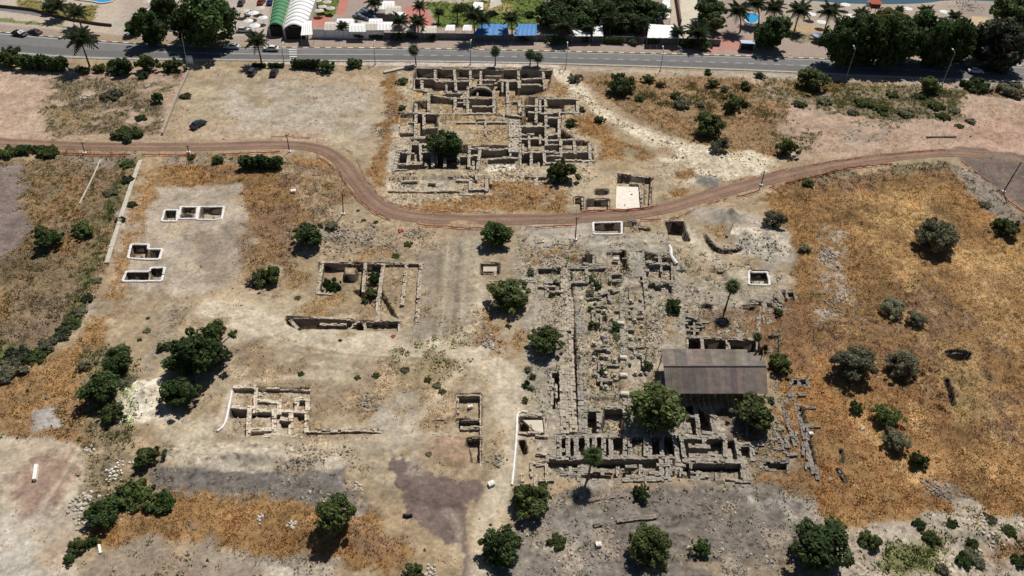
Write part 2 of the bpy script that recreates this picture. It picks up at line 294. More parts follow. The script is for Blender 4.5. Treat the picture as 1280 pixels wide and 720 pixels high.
ruin('excavated_building', 'corner house of nested room walls in front of the shed', GREY,
     [([(843, 545), (853, 545), (857, 577), (849, 577)], 1.5), ([(856, 549), (905, 549), (906, 571), (858, 571)], 1.1), ([(855, 578), (932, 579), (934, 602), (908, 602), (846, 597)], .7), ([(858, 578), (930, 579), (930, 583), (858, 582)], 1.3), ([(856, 510), (868, 508), (872, 545), (856, 540)], 1.1), ([(874, 512), (889, 520), (891, 540), (877, 540)], 1.5), ([(908, 552), (922, 552), (924, 574), (908, 574)], .7), ([(926, 559), (939, 559), (940, 571), (926, 572)], .8)],
     Hs((854, 511, 855, 541), (868, 505, 874, 546), (858, 520, 869, 521), (860, 529, 862, 541), (872, 507, 911, 534), (890, 521, 893, 541), (850, 541, 856, 578), (842, 545, 848, 578), (854, 547.5, 907, 547), (861, 569.5, 906, 571), (855, 577, 932, 578), (906, 548, 906, 571), (920, 549, 925, 577), (860, 558, 886, 559), (877, 541, 905, 545), (923, 557, 951, 555.5), (939, 557, 940.5, 573), (932, 578, 933, 602), (907, 602, 938, 602.5), (880, 548, 880.5, 558), (842, 543, 855, 543)), floor=1.3, top=.25, thick=.75)
ruin('excavated_building', 'broken wall lines half buried in the brown grass right of the shed', BAS,
     [([(953, 578), (985, 577), (984, 586), (957, 586)], 1.1), ([(998, 510), (1003, 508), (1022, 588), (1016, 590)], .9), ([(975, 500), (979, 500), (993, 555), (988, 556)], .6), ([(990, 474), (1008, 474), (1009, 481), (990, 481)], 1.0), ([(961, 420), (974, 420), (974, 444), (961, 440)], .5)],
     Hs((953, 577, 987, 576), (950, 553, 976, 548), (975, 497, 994, 557), (994, 502, 1016, 590), (964, 525, 975, 550), (985, 495, 1005, 494), (989, 473, 1010, 473), (999, 473, 999.5, 482), (989, 473, 989.5, 482), (1009.5, 473, 1010, 482), (989, 482, 1010, 482), (959, 419, 976, 419), (975, 418, 977, 446), (959, 431, 964, 439)), floor=.9, top=.2, thick=.65)
ruin('excavated_building', 'row of deep dark rooms along the rear of the shed', GREY,
     [([(859, 424), (946, 426), (948, 440), (859, 440)], 1.7), ([(858, 396), (878, 404), (880, 414), (858, 412)], .8), ([(859, 414), (873, 414), (873, 420), (859, 420)], .9)],
     [[(856, 422), (948, 424.5)], [(858, 424), (858, 438)], [(877, 425), (878, 438)], [(909, 425), (911, 438)], [(948, 398), (947, 438)], [(851, 388), (856, 424)], smooth([(855, 394), (870, 398), (879, 405), (881, 414)], 2).tolist(), [(858, 412.5), (874, 413)], [(918, 404), (925, 424)], [(899, 415), (900, 424)], [(855, 381), (872, 380)], [(873, 378), (892, 380)]], floor=1.6, top=.25, thick=.7)
ruin('excavated_building', 'thin grey wall stubs and hollows right of the fan palm', GREY,
     [([(938, 378), (966, 382), (966, 385), (938, 382)], 1.0), ([(927, 384), (944, 385), (942, 389), (928, 387)], .9), ([(968, 374), (979, 384), (975, 386), (966, 377)], .9), ([(977, 365), (992, 365), (994, 377), (980, 378)], .5), ([(886, 337), (905, 337), (907, 352), (886, 352)], .5), ([(846, 338), (868, 338), (869, 356), (846, 356)], .3), ([(878, 382), (890, 382), (890, 386), (878, 386)], .9)],
     Hs((937, 377, 967, 381), (926, 383, 945, 384), (967, 373, 980, 385), (976, 364, 993, 364), (993, 364, 995, 378), (884, 336, 906, 336), (845, 337, 868, 337), (868, 337, 870, 357), (873, 352, 906, 355)), floor=.8, top=.1, thick=.5)
ruin('excavation_pit', 'deep rectangular pit with a dark far side at the foot of the track', PALE, [([(833, 277), (852, 277), (862, 302), (838, 300)], 1.2), ([(833, 277), (853, 277), (856, 285), (834, 284)], 1.9), ([(800, 284), (812, 286), (812, 289), (800, 288)], 1.0)], Hs((831, 276, 853, 276), (799, 283, 813, 285), (828, 279, 829, 294)), floor=1.5, top=.1, thick=.5, cat='pit')
ruin('excavation_pit', 'small sunken pit holding a pale block left of the lower quarter', PALE, [([(602, 329), (624, 329), (624, 343), (602, 343)], 1.1)], Hs((601, 328, 625, 328)), floor=1.1, top=.1, thick=.5, cat='pit',
     slabs=[([(604, 332), (621, 332), (621, 338), (604, 338)], -.25, (0.5, 0.43, 0.34), 'stone_block')])
ruin('excavation_pit', 'dark oval hollow cut into the gold grass of the right field', BAS, [([(1180, 443), (1196, 440), (1212, 443), (1211, 451), (1192, 455), (1182, 450)], 1.5)], Hs((1180, 442, 1212, 440)), floor=.9, top=.05, thick=.5, cat='pit')
ruin('excavation_trench', 'dark slit trench slanting through the gold grass of the right field', BAS, [([(1177, 483), (1181, 482), (1191, 511), (1187, 513)], 1.2)], Hs((1177, 482, 1189, 513)), floor=.9, top=.1, thick=.5, cat='trench')
ruin('excavation_trench', 'pair of dark slits in the brown grass right of the broken wall lines', BAS, [([(1045, 586), (1049, 585), (1059, 601), (1055, 603)], 1.0), ([(1050, 562), (1053, 562), (1055, 577), (1052, 577)], .8)], Hs((1049, 585, 1060, 602)), floor=.8, top=.1, thick=.45, cat='trench')
ruin('ruined_stonework', 'low earth and stone bank across the grey ground at the bottom', (0.24, 0.2, 0.165), [], [smooth([(735, 627), (757, 622), (780, 620)], 1).tolist(), smooth([(742, 657), (780, 650), (816, 647)], 1).tolist()], top=.22, thick=.6, floor=.3, cat='wall')
ruin('ruined_stonework', 'curved dark stone edge skirting the grey spoil mounds', BAS, [(smooth([(879, 292), (888, 303), (897, 312), (910, 315), (926, 311), (926, 315), (908, 319), (893, 316), (884, 305)], 1).tolist(), .8)], [smooth([(881, 291), (889, 302), (898, 311), (912, 313), (928, 309)], 1).tolist()], top=.3, thick=.5, floor=.7, cat='wall')
ruin('ruined_stonework', 'dark slanting stone line on the gold topped mound', BAS, [], [[(919, 276), (913, 287), (908, 297)]], top=.9, thick=.5, floor=.3, cat='wall')
def stubs(seed, poly, n, hl=(6, 20), vl=(6, 18), lean=0.02):
    rg = np.random.RandomState(seed); P_ = np.array(poly, float); lo, hi = P_.min(0), P_.max(0); out = []
    while len(out) < n:
        q_ = np.array([[rg.uniform(lo[0], hi[0]), rg.uniform(lo[1], hi[1])]])
        if sdf(q_, P_)[0] > -3: continue
        x_, y_ = q_[0]
        if rg.rand() < .58: w_ = rg.uniform(*hl); out.append([(x_-w_/2, y_), (x_+w_/2, y_+rg.uniform(-.6, .6))])
        else: w_ = rg.uniform(*vl); out.append([(x_, y_-w_/2), (x_+w_*lean, y_+w_/2)])
    return out
for sd_, lb_, c_, poly_, n_, t_ in [(1, 'thin broken wall stubs between the market court and the fan palm', GREY, [(812, 345), (880, 358), (990, 366), (985, 400), (900, 412), (845, 420), (818, 440)], 58, .45),
        (2, 'low crumbled partition lines crossing the market court', GREY, [(734, 340), (806, 340), (814, 488), (738, 490)], 34, .4),
        (3, 'crumbled room lines left of the long double wall', (.40, .35, .28), [(658, 345), (702, 340), (702, 541), (686, 541), (664, 460)], 22, .45),
        (4, 'tumbled kerb lines in front of the row of roofless rooms', GREY, [(690, 578), (935, 580), (938, 602), (700, 602)], 40, .5),
        (5, 'half buried wall lines right of the corner house', BAS, [(925, 545), (960, 480), (1012, 462), (1028, 592), (940, 602)], 46, .5),
        (6, 'crumbled inner partitions of the upper ruins', LIME, [(518, 90), (690, 90), (740, 150), (745, 215), (640, 235), (490, 240), (500, 150)], 62, .5),
        (8, 'scattered wall stubs around the spreading tree by the small pit', (.40, .35, .28), [(598, 345), (660, 325), (668, 400), (656, 450), (600, 440)], 26, .45),
        (9, 'low stone edges in the gold grass below the track', GREY, [(655, 300), (735, 303), (735, 332), (660, 345)], 18, .45),
        (10, 'long low wall lines between the lone test square and the deep dark rooms', GREY, [(880, 362), (998, 348), (1002, 396), (930, 404), (870, 400)], 34, .45),
        (11, 'broken slabs around the white tape line', PALE, [(648, 512), (690, 512), (692, 606), (648, 606)], 20, .5),
        (7, 'thin slab edges below the deep rectangular pit', GREY, [(745, 296), (860, 300), (935, 345), (880, 352), (800, 330), (745, 320)], 16, .4)]:
    ws_ = stubs(sd_, poly_, n_)
    ruin('crumbled_stonework', lb_, c_, [], ws_, top=.28, thick=t_, floor=.3 if sd_ not in (6,) else .9, cat='ruin')
# white edged test squares: (outline, inner pits)
SQUARES = [
 ('white edged test square with an L of dark pits, left of the row of three', [(206, 263), (222, 263), (221, 277), (202, 277)], [(207, 264, 220, 276)]),
 ('middle white edged test square of the row of three', [(226, 259), (247, 259), (245, 274), (223, 274)], [(228, 260, 244, 266), (227, 268, 240, 273)]),
 ('wide white edged test square at the right end of the row of three', [(249, 259), (280, 259), (277, 275), (246, 275)], [(252, 260, 277, 274)]),
 ('white edged stepped test square, upper of the two by the drain path', [(164, 306), (186, 306), (185, 312), (203, 312), (199, 325), (160, 323)], [(165, 307, 184, 322), (187, 314, 200, 322)]),
 ('white edged stepped test square, lower of the two by the drain path', [(158, 340), (187, 340), (188, 335), (206, 335), (202, 352), (153, 352)], [(159, 341, 185, 350), (189, 336, 204, 350)]),
 ('white edged test square directly below the dirt track', [(741, 279), (777, 278), (777, 293), (742, 293)], [(743, 280, 776, 292)]),
 ('lone white edged test square beside the grey spoil mounds', [(936, 339), (960, 339), (962, 357), (936, 356)], [(938, 340, 960, 355)]),
]
PITS = []
for q in RUINS:
    for poly, d in q['pits']: PITS.append((G(poly), d*1.5 if d > .6 else d))
    q['floor'] *= 1.5
for lb, out, ins in SQUARES:
    for x0, y0, x1, y1 in ins: PITS.append((G([(x0, y0), (x1, y0), (x1-.6, y1), (x0-1, y1)]), 1.35))
    x0, y0, x1, y1 = ins[0]
    PITS.append((G([(x0+1, y0+(y1-y0)*.58), (x0+(x1-x0)*.6, y0+(y1-y0)*.55), (x0+(x1-x0)*.6, y1-1), (x0, y1-1)]), .45))
PITS.append((G([(779, 278), (799, 278), (799, 291), (779, 291)]), .8))

# mounds and banks: px, py, rx px, ry px, height m
MOUNDS = [(934, 300, 19, 11, 1.9), (963, 302, 16, 13, 2.1), (948, 313, 22, 7, .9), (905, 272, 16, 7, 1.4), (910, 275, 34, 14, 1.2), (885, 227, 11, 6, 1.2), (180, 492, 20, 14, 1.2), (330, 572, 110, 8, .55), (430, 300, 40, 6, .7),
          (285, 290, 26, 22, 1.0), (1170, 470, 60, 60, 1.2), (580, 280, 20, 5, .3), (60, 300, 50, 40, .8), (400, 660, 100, 22, .9), (820, 140, 40, 14, .8), (1100, 165, 50, 10, .7), (640, 245, 40, 5, .6), (635, 205, 10, 5, .4), (140, 585, 12, 6, .5), (1230, 670, 40, 14, .8), (975, 345, 10, 10, .8)]

# ------------------------------------------------------------------ lines of roads
TRACK = smooth(G([(-60, 176), (0, 178), (100, 183), (250, 184), (345, 180), (395, 183), (425, 198), (446, 228), (465, 252), (490, 267), (540, 274), (640, 275), (760, 271), (825, 263), (880, 246), (960, 224), (1040, 206), (1120, 195), (1185, 190), (1232, 194)]), 3)
RN = G([(-160, 49), (-60, 58), (0, 65), (32, 68.5), (85, 72), (140, 74), (320, 76), (480, 76.5), (640, 78.5), (800, 83), (960, 89), (1100, 96), (1280, 103), (1450, 110)])
RF = G([(-160, 26), (-60, 35), (0, 41), (70, 47), (120, 52), (200, 57), (320, 60), (480, 60.5), (640, 63.5), (800, 67), (960, 71.5), (1100, 77), (1280, 83), (1450, 89)])
RN = resample(smooth(RN, 2), 2.0); RF = resample(smooth(RF, 2), 2.0)
nn = min(len(RN), len(RF)); tt = np.linspace(0, 1, 190)
def rs(l): s = np.linspace(0, 1, len(l)); return np.stack([np.interp(tt, s, l[:, 0]), np.interp(tt, s, l[:, 1])], 1)
RN = rs(RN); RF = rs(RF)
ROADPOLY = np.concatenate([RN, RF[::-1]])[::4]
SHORE = smooth(G([(-400, -60), (0, -28), (500, -22), (900, -16), (985, -4), (1040, 1.5), (1110, 4), (1175, 1.5), (1200, -8), (1300, -20), (1700, -30)]), 2)
SEAPOLY = np.concatenate([[[-4000, SHORE[0][1]]], SHORE, [[4000, SHORE[-1][1]], [4000, 8000], [-4000, 8000]]])

def height(P):
    P = np.asarray(P, float); x, y = P[:, 0], P[:, 1]
    z = 0.45*fbm(x, y, 45, 2, 3) + 0.22*fbm(x, y, 9, 3, 5)
    dr = np.full(len(P), 99.0)
    i = near(P, ROADPOLY, 12); dr[i] = np.maximum(sdf(P[i], ROADPOLY), 0)
    far = sstep(0, 6, dr); back = (y > np.interp(x, RN[:, 0], RN[:, 1])-1.0)
    z = np.where(back, z*.12, z)*far
    i = near(P, TRACK, 10)
    if len(i): z[i] *= sstep(2.4, 5.5, linedist(P[i], TRACK))
    for px, py, rx, ry, h in MOUNDS:
        c = at(px, py)[:2]; m = mpp(px, py); s = -ray(px, py)[2]/np.linalg.norm(ray(px, py)); ax, ay = rx*m, ry*m/s
        i = near(P, c[None], 2*max(ax, ay))
        if len(i):
            q = ((P[i, 0]-c[0])/ax)**2+((P[i, 1]-c[1])/ay)**2
            z[i] += h*np.exp(-q*1.6)*(1+.8*fbm(P[i, 0], P[i, 1], 3.2, 4, 9, .6))
    rough = 0.10*fbm(x, y, 2.2, 3, 8, .6)
    zt = z.copy()
    for poly, d in PITS:
        i = near(P, poly, 1.0)
        if len(i):
            m = sstep(.12, -.12, sdf(P[i], poly)+.06*fbm(P[i, 0], P[i, 1], 1.0, 2, 4))
            zt[i] = zt[i]*(1-m)+(-d+.16*fbm(P[i, 0], P[i, 1], 2.5, 3, 6))*m
    i = near(P, TRACK, 10)
    if len(i):
        dt_ = linedist(P[i], TRACK); rough[i] *= sstep(2.2, 4.0, dt_); zt[i] -= .05*sstep(2.6, 1.8, dt_)
    z = zt + rough*np.where(back, 0.2, 1)*sstep(0, 3, dr)
    i = near(P, SEAPOLY, 30)
    if len(i): z[i] -= 2.5*sstep(6, -12, sdf(P[i], SEAPOLY))
    return z
def hz(x, y): return float(height(np.array([[x, y]]))[0])
def atg(px, py):
    p = at(px, py); z = hz(p[0], p[1]); p = at(px, py, z); return np.array([p[0], p[1], hz(p[0], p[1])])

# ------------------------------------------------------------------ ground sheet
pys = np.concatenate([np.linspace(1150, 765, 22), np.linspace(760, -26, 620)])
dist = np.array([at(640, q)[1] for q in pys]); dist = np.concatenate([dist, dist[-1]+np.geomspace(3, 6000, 28)])
NC = 1000; tx = np.linspace(-1, 1, NC)
hw = (.64*(dist*math.cos(DEP)+CH*math.sin(DEP)))*1.22+14
X = tx[None, :]*hw[:, None]; Y = np.repeat(dist[:, None], NC, 1)
P = np.stack([X.ravel(), Y.ravel()], 1)
Z = height(P)
Z[P[:, 1] > dist[-28]] = -2.5

C_TAN = (0.312, 0.236, 0.150); C_PALE = (0.385, 0.305, 0.203); C_BRT = (0.57, 0.485, 0.36); C_GRY = (0.255, 0.22, 0.185); C_GOLD = (0.30, 0.178, 0.078); C_ORG = (0.255, 0.137, 0.058)
C_YEL = (0.40, 0.275, 0.13); C_BRN = (0.20, 0.128, 0.078); C_WEED = (0.235, 0.185, 0.115); C_GRN = (0.10, 0.105, 0.04); C_RED = (0.33, 0.225, 0.165); C_DRK = (0.135, 0.10, 0.088); C_PINK = (0.43, 0.31, 0.23)
C_SAND = (0.44, 0.37, 0.295); C_LAWN = (0.115, 0.15, 0.035); C_PAVE = (0.33, 0.26, 0.22); C_COBB = (0.45, 0.19, 0.15); C_WHT = (0.70, 0.67, 0.62); C_LGRY = (0.40, 0.355, 0.295); C_PURP = (0.20, 0.155, 0.135)
col = np.tile(np.array(C_TAN), (len(P), 1))
grass = np.zeros(len(P)); weed = np.zeros(len(P)); rocks = np.full(len(P), .012)
n1 = fbm(P[:, 0], P[:, 1], 9, 5, 11); n2 = fbm(P[:, 0], P[:, 1], 2.6, 4, 12); n3 = fbm(P[:, 0], P[:, 1], 24, 3, 13); n4 = fbm(P[:, 0], P[:, 1], 5, 4, 14); n6 = fbm(P[:, 0], P[:, 1], 1.1, 3, 15, .65)
def paint(poly, c, a=1.0, feather=2.0, edge=2.5, brk=None, g=None, w=None, rk=None, line=None):
    """lay one kind of ground: dirt, gravel, dry grass ...; brk breaks it into patches"""
    if line is not None:
        pts = smooth(G(poly), 2); i = near(P, pts, line+feather+edge)
        if not len(i): return
        d = linedist(P[i], pts)-line
    else:
        pts = G(poly); i = near(P, pts, feather+edge)
        if not len(i): return
        d = sdf(P[i], pts)
    d = d+edge*(.6*n4[i]+.4*n1[i])*1.6+.9*min(edge, 2)*n2[i]+.5*min(edge, 1.5)*n6[i]
    feather *= .55; m = a*sstep(feather, -feather, d)
    if brk is not None:
        t = .55*n4[i]+.45*n2[i]+.35*n1[i]; m = m*sstep(brk-.12, brk+.16, t)
    col[i] = col[i]*(1-m[:, None])+np.array(c)*m[:, None]
    for arr, v in ((grass, g), (weed, w), (rocks, rk)):
        if v is not None: arr[i] = arr[i]*(1-m)+v*m
def box(x0, y0, x1, y1): return [(x0, y0), (x1, y0), (x1, y1), (x0, y1)]

# left side
paint([(-90, 90), (235, 86), (205, 172), (-90, 172)], C_PINK, g=.02)
paint([(60, 100), (225, 92), (200, 168), (70, 170), (55, 150)], C_WEED, feather=3, edge=4, g=.55, w=.25, brk=-.25)
paint([(90, 120), (215, 100), (195, 165), (80, 168)], C_BRN, a=.7, brk=.12, g=.7, w=.2)
paint([(60, 135), (120, 138), (112, 160), (60, 165)], C_YEL, a=.8, brk=.0, g=.6)
paint([(0, 92), (90, 92), (120, 100), (90, 108), (0, 98)], C_GRY, a=.5, brk=.0)
paint([(-120, 196), (180, 196), (150, 300), (110, 400), (20, 480), (-120, 540)], (.245, .178, .105), g=.75, w=.2, edge=3)
paint([(40, 225), (120, 215), (100, 330), (20, 400), (-60, 420), (20, 320)], C_GOLD, a=.75, brk=-.1, g=.9, feather=3)
paint([(10, 340), (110, 330), (80, 420), (0, 450)], (0.2, 0.155, 0.115), a=.75, brk=-.05, g=.6)
paint([(-90, 205), (30, 205), (35, 250), (20, 310), (-40, 330), (-90, 330)], C_PURP, feather=3, edge=4, g=.03, w=0)
paint([(80, 188), (170, 190), (165, 210), (75, 212)], C_GRY, a=.8, g=.1, w=.2)
paint([(152, 200), (140, 260), (118, 330), (95, 380), (70, 425), (20, 455), (-60, 480)], C_GRN, line=1.1, feather=2, edge=2.0, w=.7, g=.3, a=.8)
paint([(-60, 430), (10, 435), (60, 445), (20, 470), (-60, 480)], C_GRN, a=.8, w=1.0, g=.1)
paint([(118, 380), (95, 420), (60, 470), (25, 515), (-20, 550)], C_PALE, line=.35, feather=.5, edge=.8, g=0)
paint([(126, 385), (105, 420), (75, 468), (40, 515), (-5, 555)], C_YEL, line=.4, feather=.6, edge=.8, a=.8, g=.2)
paint([(-60, 470), (60, 450), (130, 400), (150, 480), (110, 560), (-60, 550)], C_GOLD, g=.8, w=.1, edge=3, a=.85)
paint([(-60, 500), (40, 520), (110, 490), (120, 555), (-60, 560)], C_BRN, a=.7, brk=.02, g=.8, w=.3)
paint([(40, 512), (72, 510), (80, 535), (45, 540)], (0.33, 0.30, 0.27), feather=1, edge=1.2, g=0, w=0)
paint([(100, 430), (175, 430), (170, 560), (105, 560)], C_WEED, brk=-.2, g=.6, w=.6)
# below the track, left centre
paint([(190, 198), (415, 196), (432, 245), (400, 290), (330, 345), (310, 300), (300, 240), (195, 232)], C_GOLD, g=.85, w=.05, edge=3)
paint([(210, 205), (400, 205), (420, 245), (330, 330), (300, 235)], C_BRN, a=.8, brk=.02, g=.9)
paint([(195, 196), (360, 196), (358, 206), (195, 208)], C_GRY, a=.8, brk=-.1, w=.3, g=.2)
paint([(140, 330), (150, 270), (192, 232), (292, 234), (322, 290), (300, 350), (250, 372), (200, 380), (130, 420), (120, 390)], (.385, .32, .25), feather=2.0, edge=3.0, g=.0, w=.0)
paint([(235, 295), (310, 285), (318, 330), (290, 358), (235, 350)], (.235, .185, .14), a=.75, feather=4, edge=3)
for k_ in range(6): paint([(250+k_*9, 352-k_*3), (280+k_*6, 325-k_*5), (316, 296+k_*4)], (.36, .30, .235), line=.3, feather=.5, edge=.6, a=.5)
paint([(200, 240), (290, 240), (300, 300), (200, 300)], C_PALE, a=.5, brk=-.05)
paint([(335, 190), (420, 215), (430, 300), (400, 330), (375, 250), (345, 215)], C_PALE, a=.8, edge=3, brk=-.2, rk=.5)
paint([(350, 285), (500, 275), (560, 290), (520, 320), (350, 322)], C_TAN, a=.8, rk=.9)
paint([(385, 285), (490, 278), (495, 312), (380, 308)], C_GRY, a=.55, brk=.0, rk=1.0)
# middle bare ground
paint([(120, 400), (250, 372), (350, 330), (400, 390), (640, 400), (650, 470), (640, 540), (600, 600), (470, 600), (230, 590), (185, 540), (190, 480), (160, 440)], C_PALE, feather=3, edge=3.5, g=0, w=0)
paint([(130, 360), (235, 372), (225, 480), (170, 470), (150, 420)], C_TAN, a=.8, edge=3)
paint([(300, 440), (480, 440), (640, 450), (640, 520), (480, 530), (390, 530), (300, 480)], C_TAN, a=.85, brk=-.15, g=.05)
paint([(265, 385), (330, 410), (420, 428), (520, 432), (580, 420)], C_BRT, line=2.2, feather=2, edge=1.4, a=.75)
paint([(300, 380), (360, 420), (470, 440), (620, 440)], C_GRY, line=.5, feather=.8, edge=.7, a=.4)
paint([(205, 470), (270, 430), (330, 430)], C_BRT, line=1.2, feather=1.5, a=.5)
paint([(532, 300), (602, 288), (598, 340), (590, 430), (508, 432), (525, 340)], (0.315, 0.262, 0.20), feather=2, edge=1.5)
paint([(560, 295), (552, 360), (545, 430)], C_PALE, line=.7, feather=.7, edge=.8, a=.7)
paint([(580, 295), (576, 360), (570, 440)], C_PALE, line=.6, feather=.7, edge=.8, a=.6)
paint([(530, 400), (590, 400), (575, 480), (480, 480), (470, 450)], (0.235, 0.2, 0.11), a=.75, brk=-.05, g=.3, w=.35)
paint([(490, 480), (530, 490), (520, 545), (480, 545), (470, 510)], C_LGRY, feather=3, a=.7)
paint([(440, 490), (480, 490), (485, 525), (440, 525)], C_GOLD, a=.6, brk=.0, g=.3, rk=1)
paint([(455, 500), (480, 492), (478, 518), (455, 516)], C_GRY, a=.6, brk=.1, rk=1)
paint([(600, 430), (640, 480), (660, 560), (620, 640), (600, 720)], C_BRT, line=2.0, feather=2, edge=1.5, a=.6)
paint([(618, 470), (640, 520), (636, 560)], C_BRT, line=.5, feather=.6, a=.6)
paint([(585, 380), (650, 400), (648, 450), (590, 440)], C_GOLD, a=.9, brk=-.15, g=.7, rk=.6)
paint([(620, 460), (650, 455), (645, 490), (625, 490)], C_GOLD, a=.9, brk=.0, g=.6)
paint([(640, 400), (660, 400), (656, 500), (648, 500)], C_GOLD, a=.8, g=.7, brk=-.1)
paint([(220, 555), (440, 558), (450, 590), (300, 592), (215, 582)], C_BRT, a=.7, edge=2, brk=-.2, rk=.7)
paint([(150, 480), (205, 474), (205, 520), (175, 532), (150, 528)], (.60, .53, .42), feather=.9, edge=.9, rk=.4)
paint([(200, 510), (210, 545), (250, 550), (278, 535), (288, 492), (310, 480)], C_BRT, line=.9, feather=1, edge=.8, a=.8)
# lower left
paint([(190, 588), (260, 580), (430, 582), (455, 640), (500, 660), (440, 660), (330, 625), (190, 612)], (0.165, 0.146, 0.128), feather=2.6, edge=3.4, rk=.6, g=.04)
paint([(180, 606), (330, 616), (470, 648), (480, 664), (330, 640), (180, 622)], (.20, .155, .11), feather=2, edge=3, brk=-.05, a=.8, g=.5, rk=.4)
paint([(100, 640), (190, 622), (330, 622), (400, 640), (480, 650), (515, 690), (480, 712), (330, 700), (250, 680), (100, 690)], C_GOLD, feather=1.5, edge=2.5, g=.95)
paint([(140, 650), (320, 640), (500, 680), (480, 705), (330, 690), (250, 675), (120, 680)], C_ORG, a=.9, brk=.0, g=1.0)
paint([(150, 640), (260, 650), (260, 670), (130, 660)], C_WEED, a=.7, brk=.05, g=.6, rk=.8)
paint([(420, 640), (520, 670), (520, 700), (440, 700)], C_BRN, a=.8, brk=-.05, g=.7)
paint([(90, 700), (190, 672), (260, 682), (330, 702), (340, 760), (80, 760)], (0.265, 0.21, 0.155), feather=1.5, edge=2, g=.05, w=.06)
paint([(215, 675), (300, 690), (310, 712), (200, 700)], (.33, .27, .21), a=.6, feather=2)
paint([(330, 700), (420, 700), (420, 760), (330, 760)], C_LGRY, a=.8, edge=2, rk=.5, w=.15)
paint([(-120, 545), (60, 548), (108, 565), (112, 640), (100, 700), (95, 780), (-120, 780)], (.44, .36, .27), feather=1.0, edge=1.5, g=0, w=0, rk=.02)
paint([(-60, 640), (40, 650), (60, 720), (-60, 780)], (0.43, 0.40, 0.35), a=.85, feather=5, edge=3)
paint([(25, 600), (45, 575), (88, 570), (100, 595), (70, 625), (30, 645)], (0.285, 0.185, 0.14), a=.85, feather=2.5, edge=2)
paint([(105, 570), (180, 560), (185, 610), (150, 640), (108, 660)], C_WEED, a=.8, g=.5, w=.3, rk=.6)
paint([(495, 578), (520, 580), (545, 595), (600, 598), (606, 618), (582, 632), (583, 668), (604, 700), (612, 760), (580, 760), (572, 690), (545, 672), (520, 655), (504, 645), (512, 612), (498, 595)], (.165, .122, .105), feather=.6, edge=1.6, g=0, rk=.03)
paint([(510, 625), (560, 605), (580, 660), (550, 672)], (.33, .275, .215), a=.6, brk=.12, feather=2)
paint([(560, 640), (572, 650), (575, 690)], (.34, .28, .22), line=.5, feather=.8, edge=1, a=.6)
paint([(520, 560), (570, 560), (580, 585), (530, 585)], C_TAN, feather=1.5)
paint([(540, 548), (588, 548), (588, 580), (540, 572)], (0.36, 0.25, 0.165), feather=.8, edge=.8)
# parking and upper ruins
paint([(240, 80), (380, 88), (482, 97), (492, 150), (470, 205), (420, 184), (345, 172), (205, 172)], C_PALE, feather=2, edge=2, g=0, w=0, rk=.02)
paint([(270, 95), (470, 110), (460, 170), (280, 165)], C_LGRY, a=.75, brk=-.2, feather=4)
paint([(210, 150), (400, 160), (440, 190), (210, 178)], C_PINK, a=.5, brk=-.1)
paint([(330, 88), (480, 96), (480, 106), (330, 96)], C_PINK, a=.6, brk=-.1, g=.15)
paint([(482, 95), (525, 90), (520, 150), (490, 215), (480, 240), (455, 215), (480, 180)], C_GOLD, feather=1.2, edge=2, g=.7)
paint([(482, 108), (500, 108), (484, 200), (470, 200)], C_GRY, a=.6, brk=.0, rk=1)
paint([(500, 92), (720, 92), (750, 230), (690, 262), (480, 258), (480, 225), (500, 150)], (0.40, 0.325, 0.225), feather=2, edge=2, g=.15, rk=.4)
paint([(515, 105), (660, 105), (670, 150), (520, 150)], C_YEL, a=.8, brk=-.15, g=.5)
paint([(680, 95), (720, 100), (710, 125), (660, 130)], C_GOLD, a=.8, brk=-.25, g=.6)
paint([(560, 150), (640, 150), (640, 180), (560, 180)], C_YEL, a=.6, brk=-.1, g=.4)
paint([(600, 222), (700, 225), (718, 265), (540, 266), (500, 258), (580, 245)], C_GOLD, a=.95, brk=-.25, g=.9)
paint([(695, 150), (740, 140), (770, 170), (815, 195), (800, 205), (750, 200), (745, 175)], C_GOLD, a=.95, g=.85, brk=-.3)
paint([(720, 100), (760, 95), (960, 100), (1000, 130), (990, 200), (940, 205), (870, 180), (800, 150)], (0.31, 0.20, 0.11), feather=2, edge=3, g=.6, w=.12)
paint([(740, 100), (980, 105), (985, 150), (840, 150)], C_GRN, a=.75, brk=.12, w=.9, g=.3)
paint([(800, 140), (980, 150), (960, 200), (860, 190)], C_GOLD, a=.8, brk=-.05, g=.8)
paint([(850, 160), (985, 140), (995, 190), (900, 200)], C_TAN, a=.6, brk=.1)
paint([(700, 88), (722, 112), (752, 140), (800, 168), (850, 186), (960, 202)], C_BRT, line=2.6, feather=2, edge=2.2, a=.95, g=0, w=0, rk=.4)
paint([(840, 180), (960, 195), (960, 215), (860, 235), (815, 215)], C_BRT, a=.85, edge=2.5, g=.02, rk=.6)
paint([(780, 200), (860, 205), (850, 240), (805, 250)], C_PALE, a=.8, edge=2, g=.1)
paint([(845, 215), (868, 212), (866, 222), (846, 224)], C_GOLD, a=.9, g=.9, edge=.8, feather=.8)
paint([(835, 240), (862, 236), (858, 246), (838, 250)], C_GOLD, a=.9, g=.9, edge=.8, feather=.8)
paint([(870, 220), (902, 222), (898, 236), (872, 234)], (0.26, 0.235, 0.20), feather=.8, edge=.6, g=0)
paint([(722, 215), (818, 212), (818, 264), (716, 264)], C_PALE, a=.85, feather=1.0, edge=1.2, g=0)
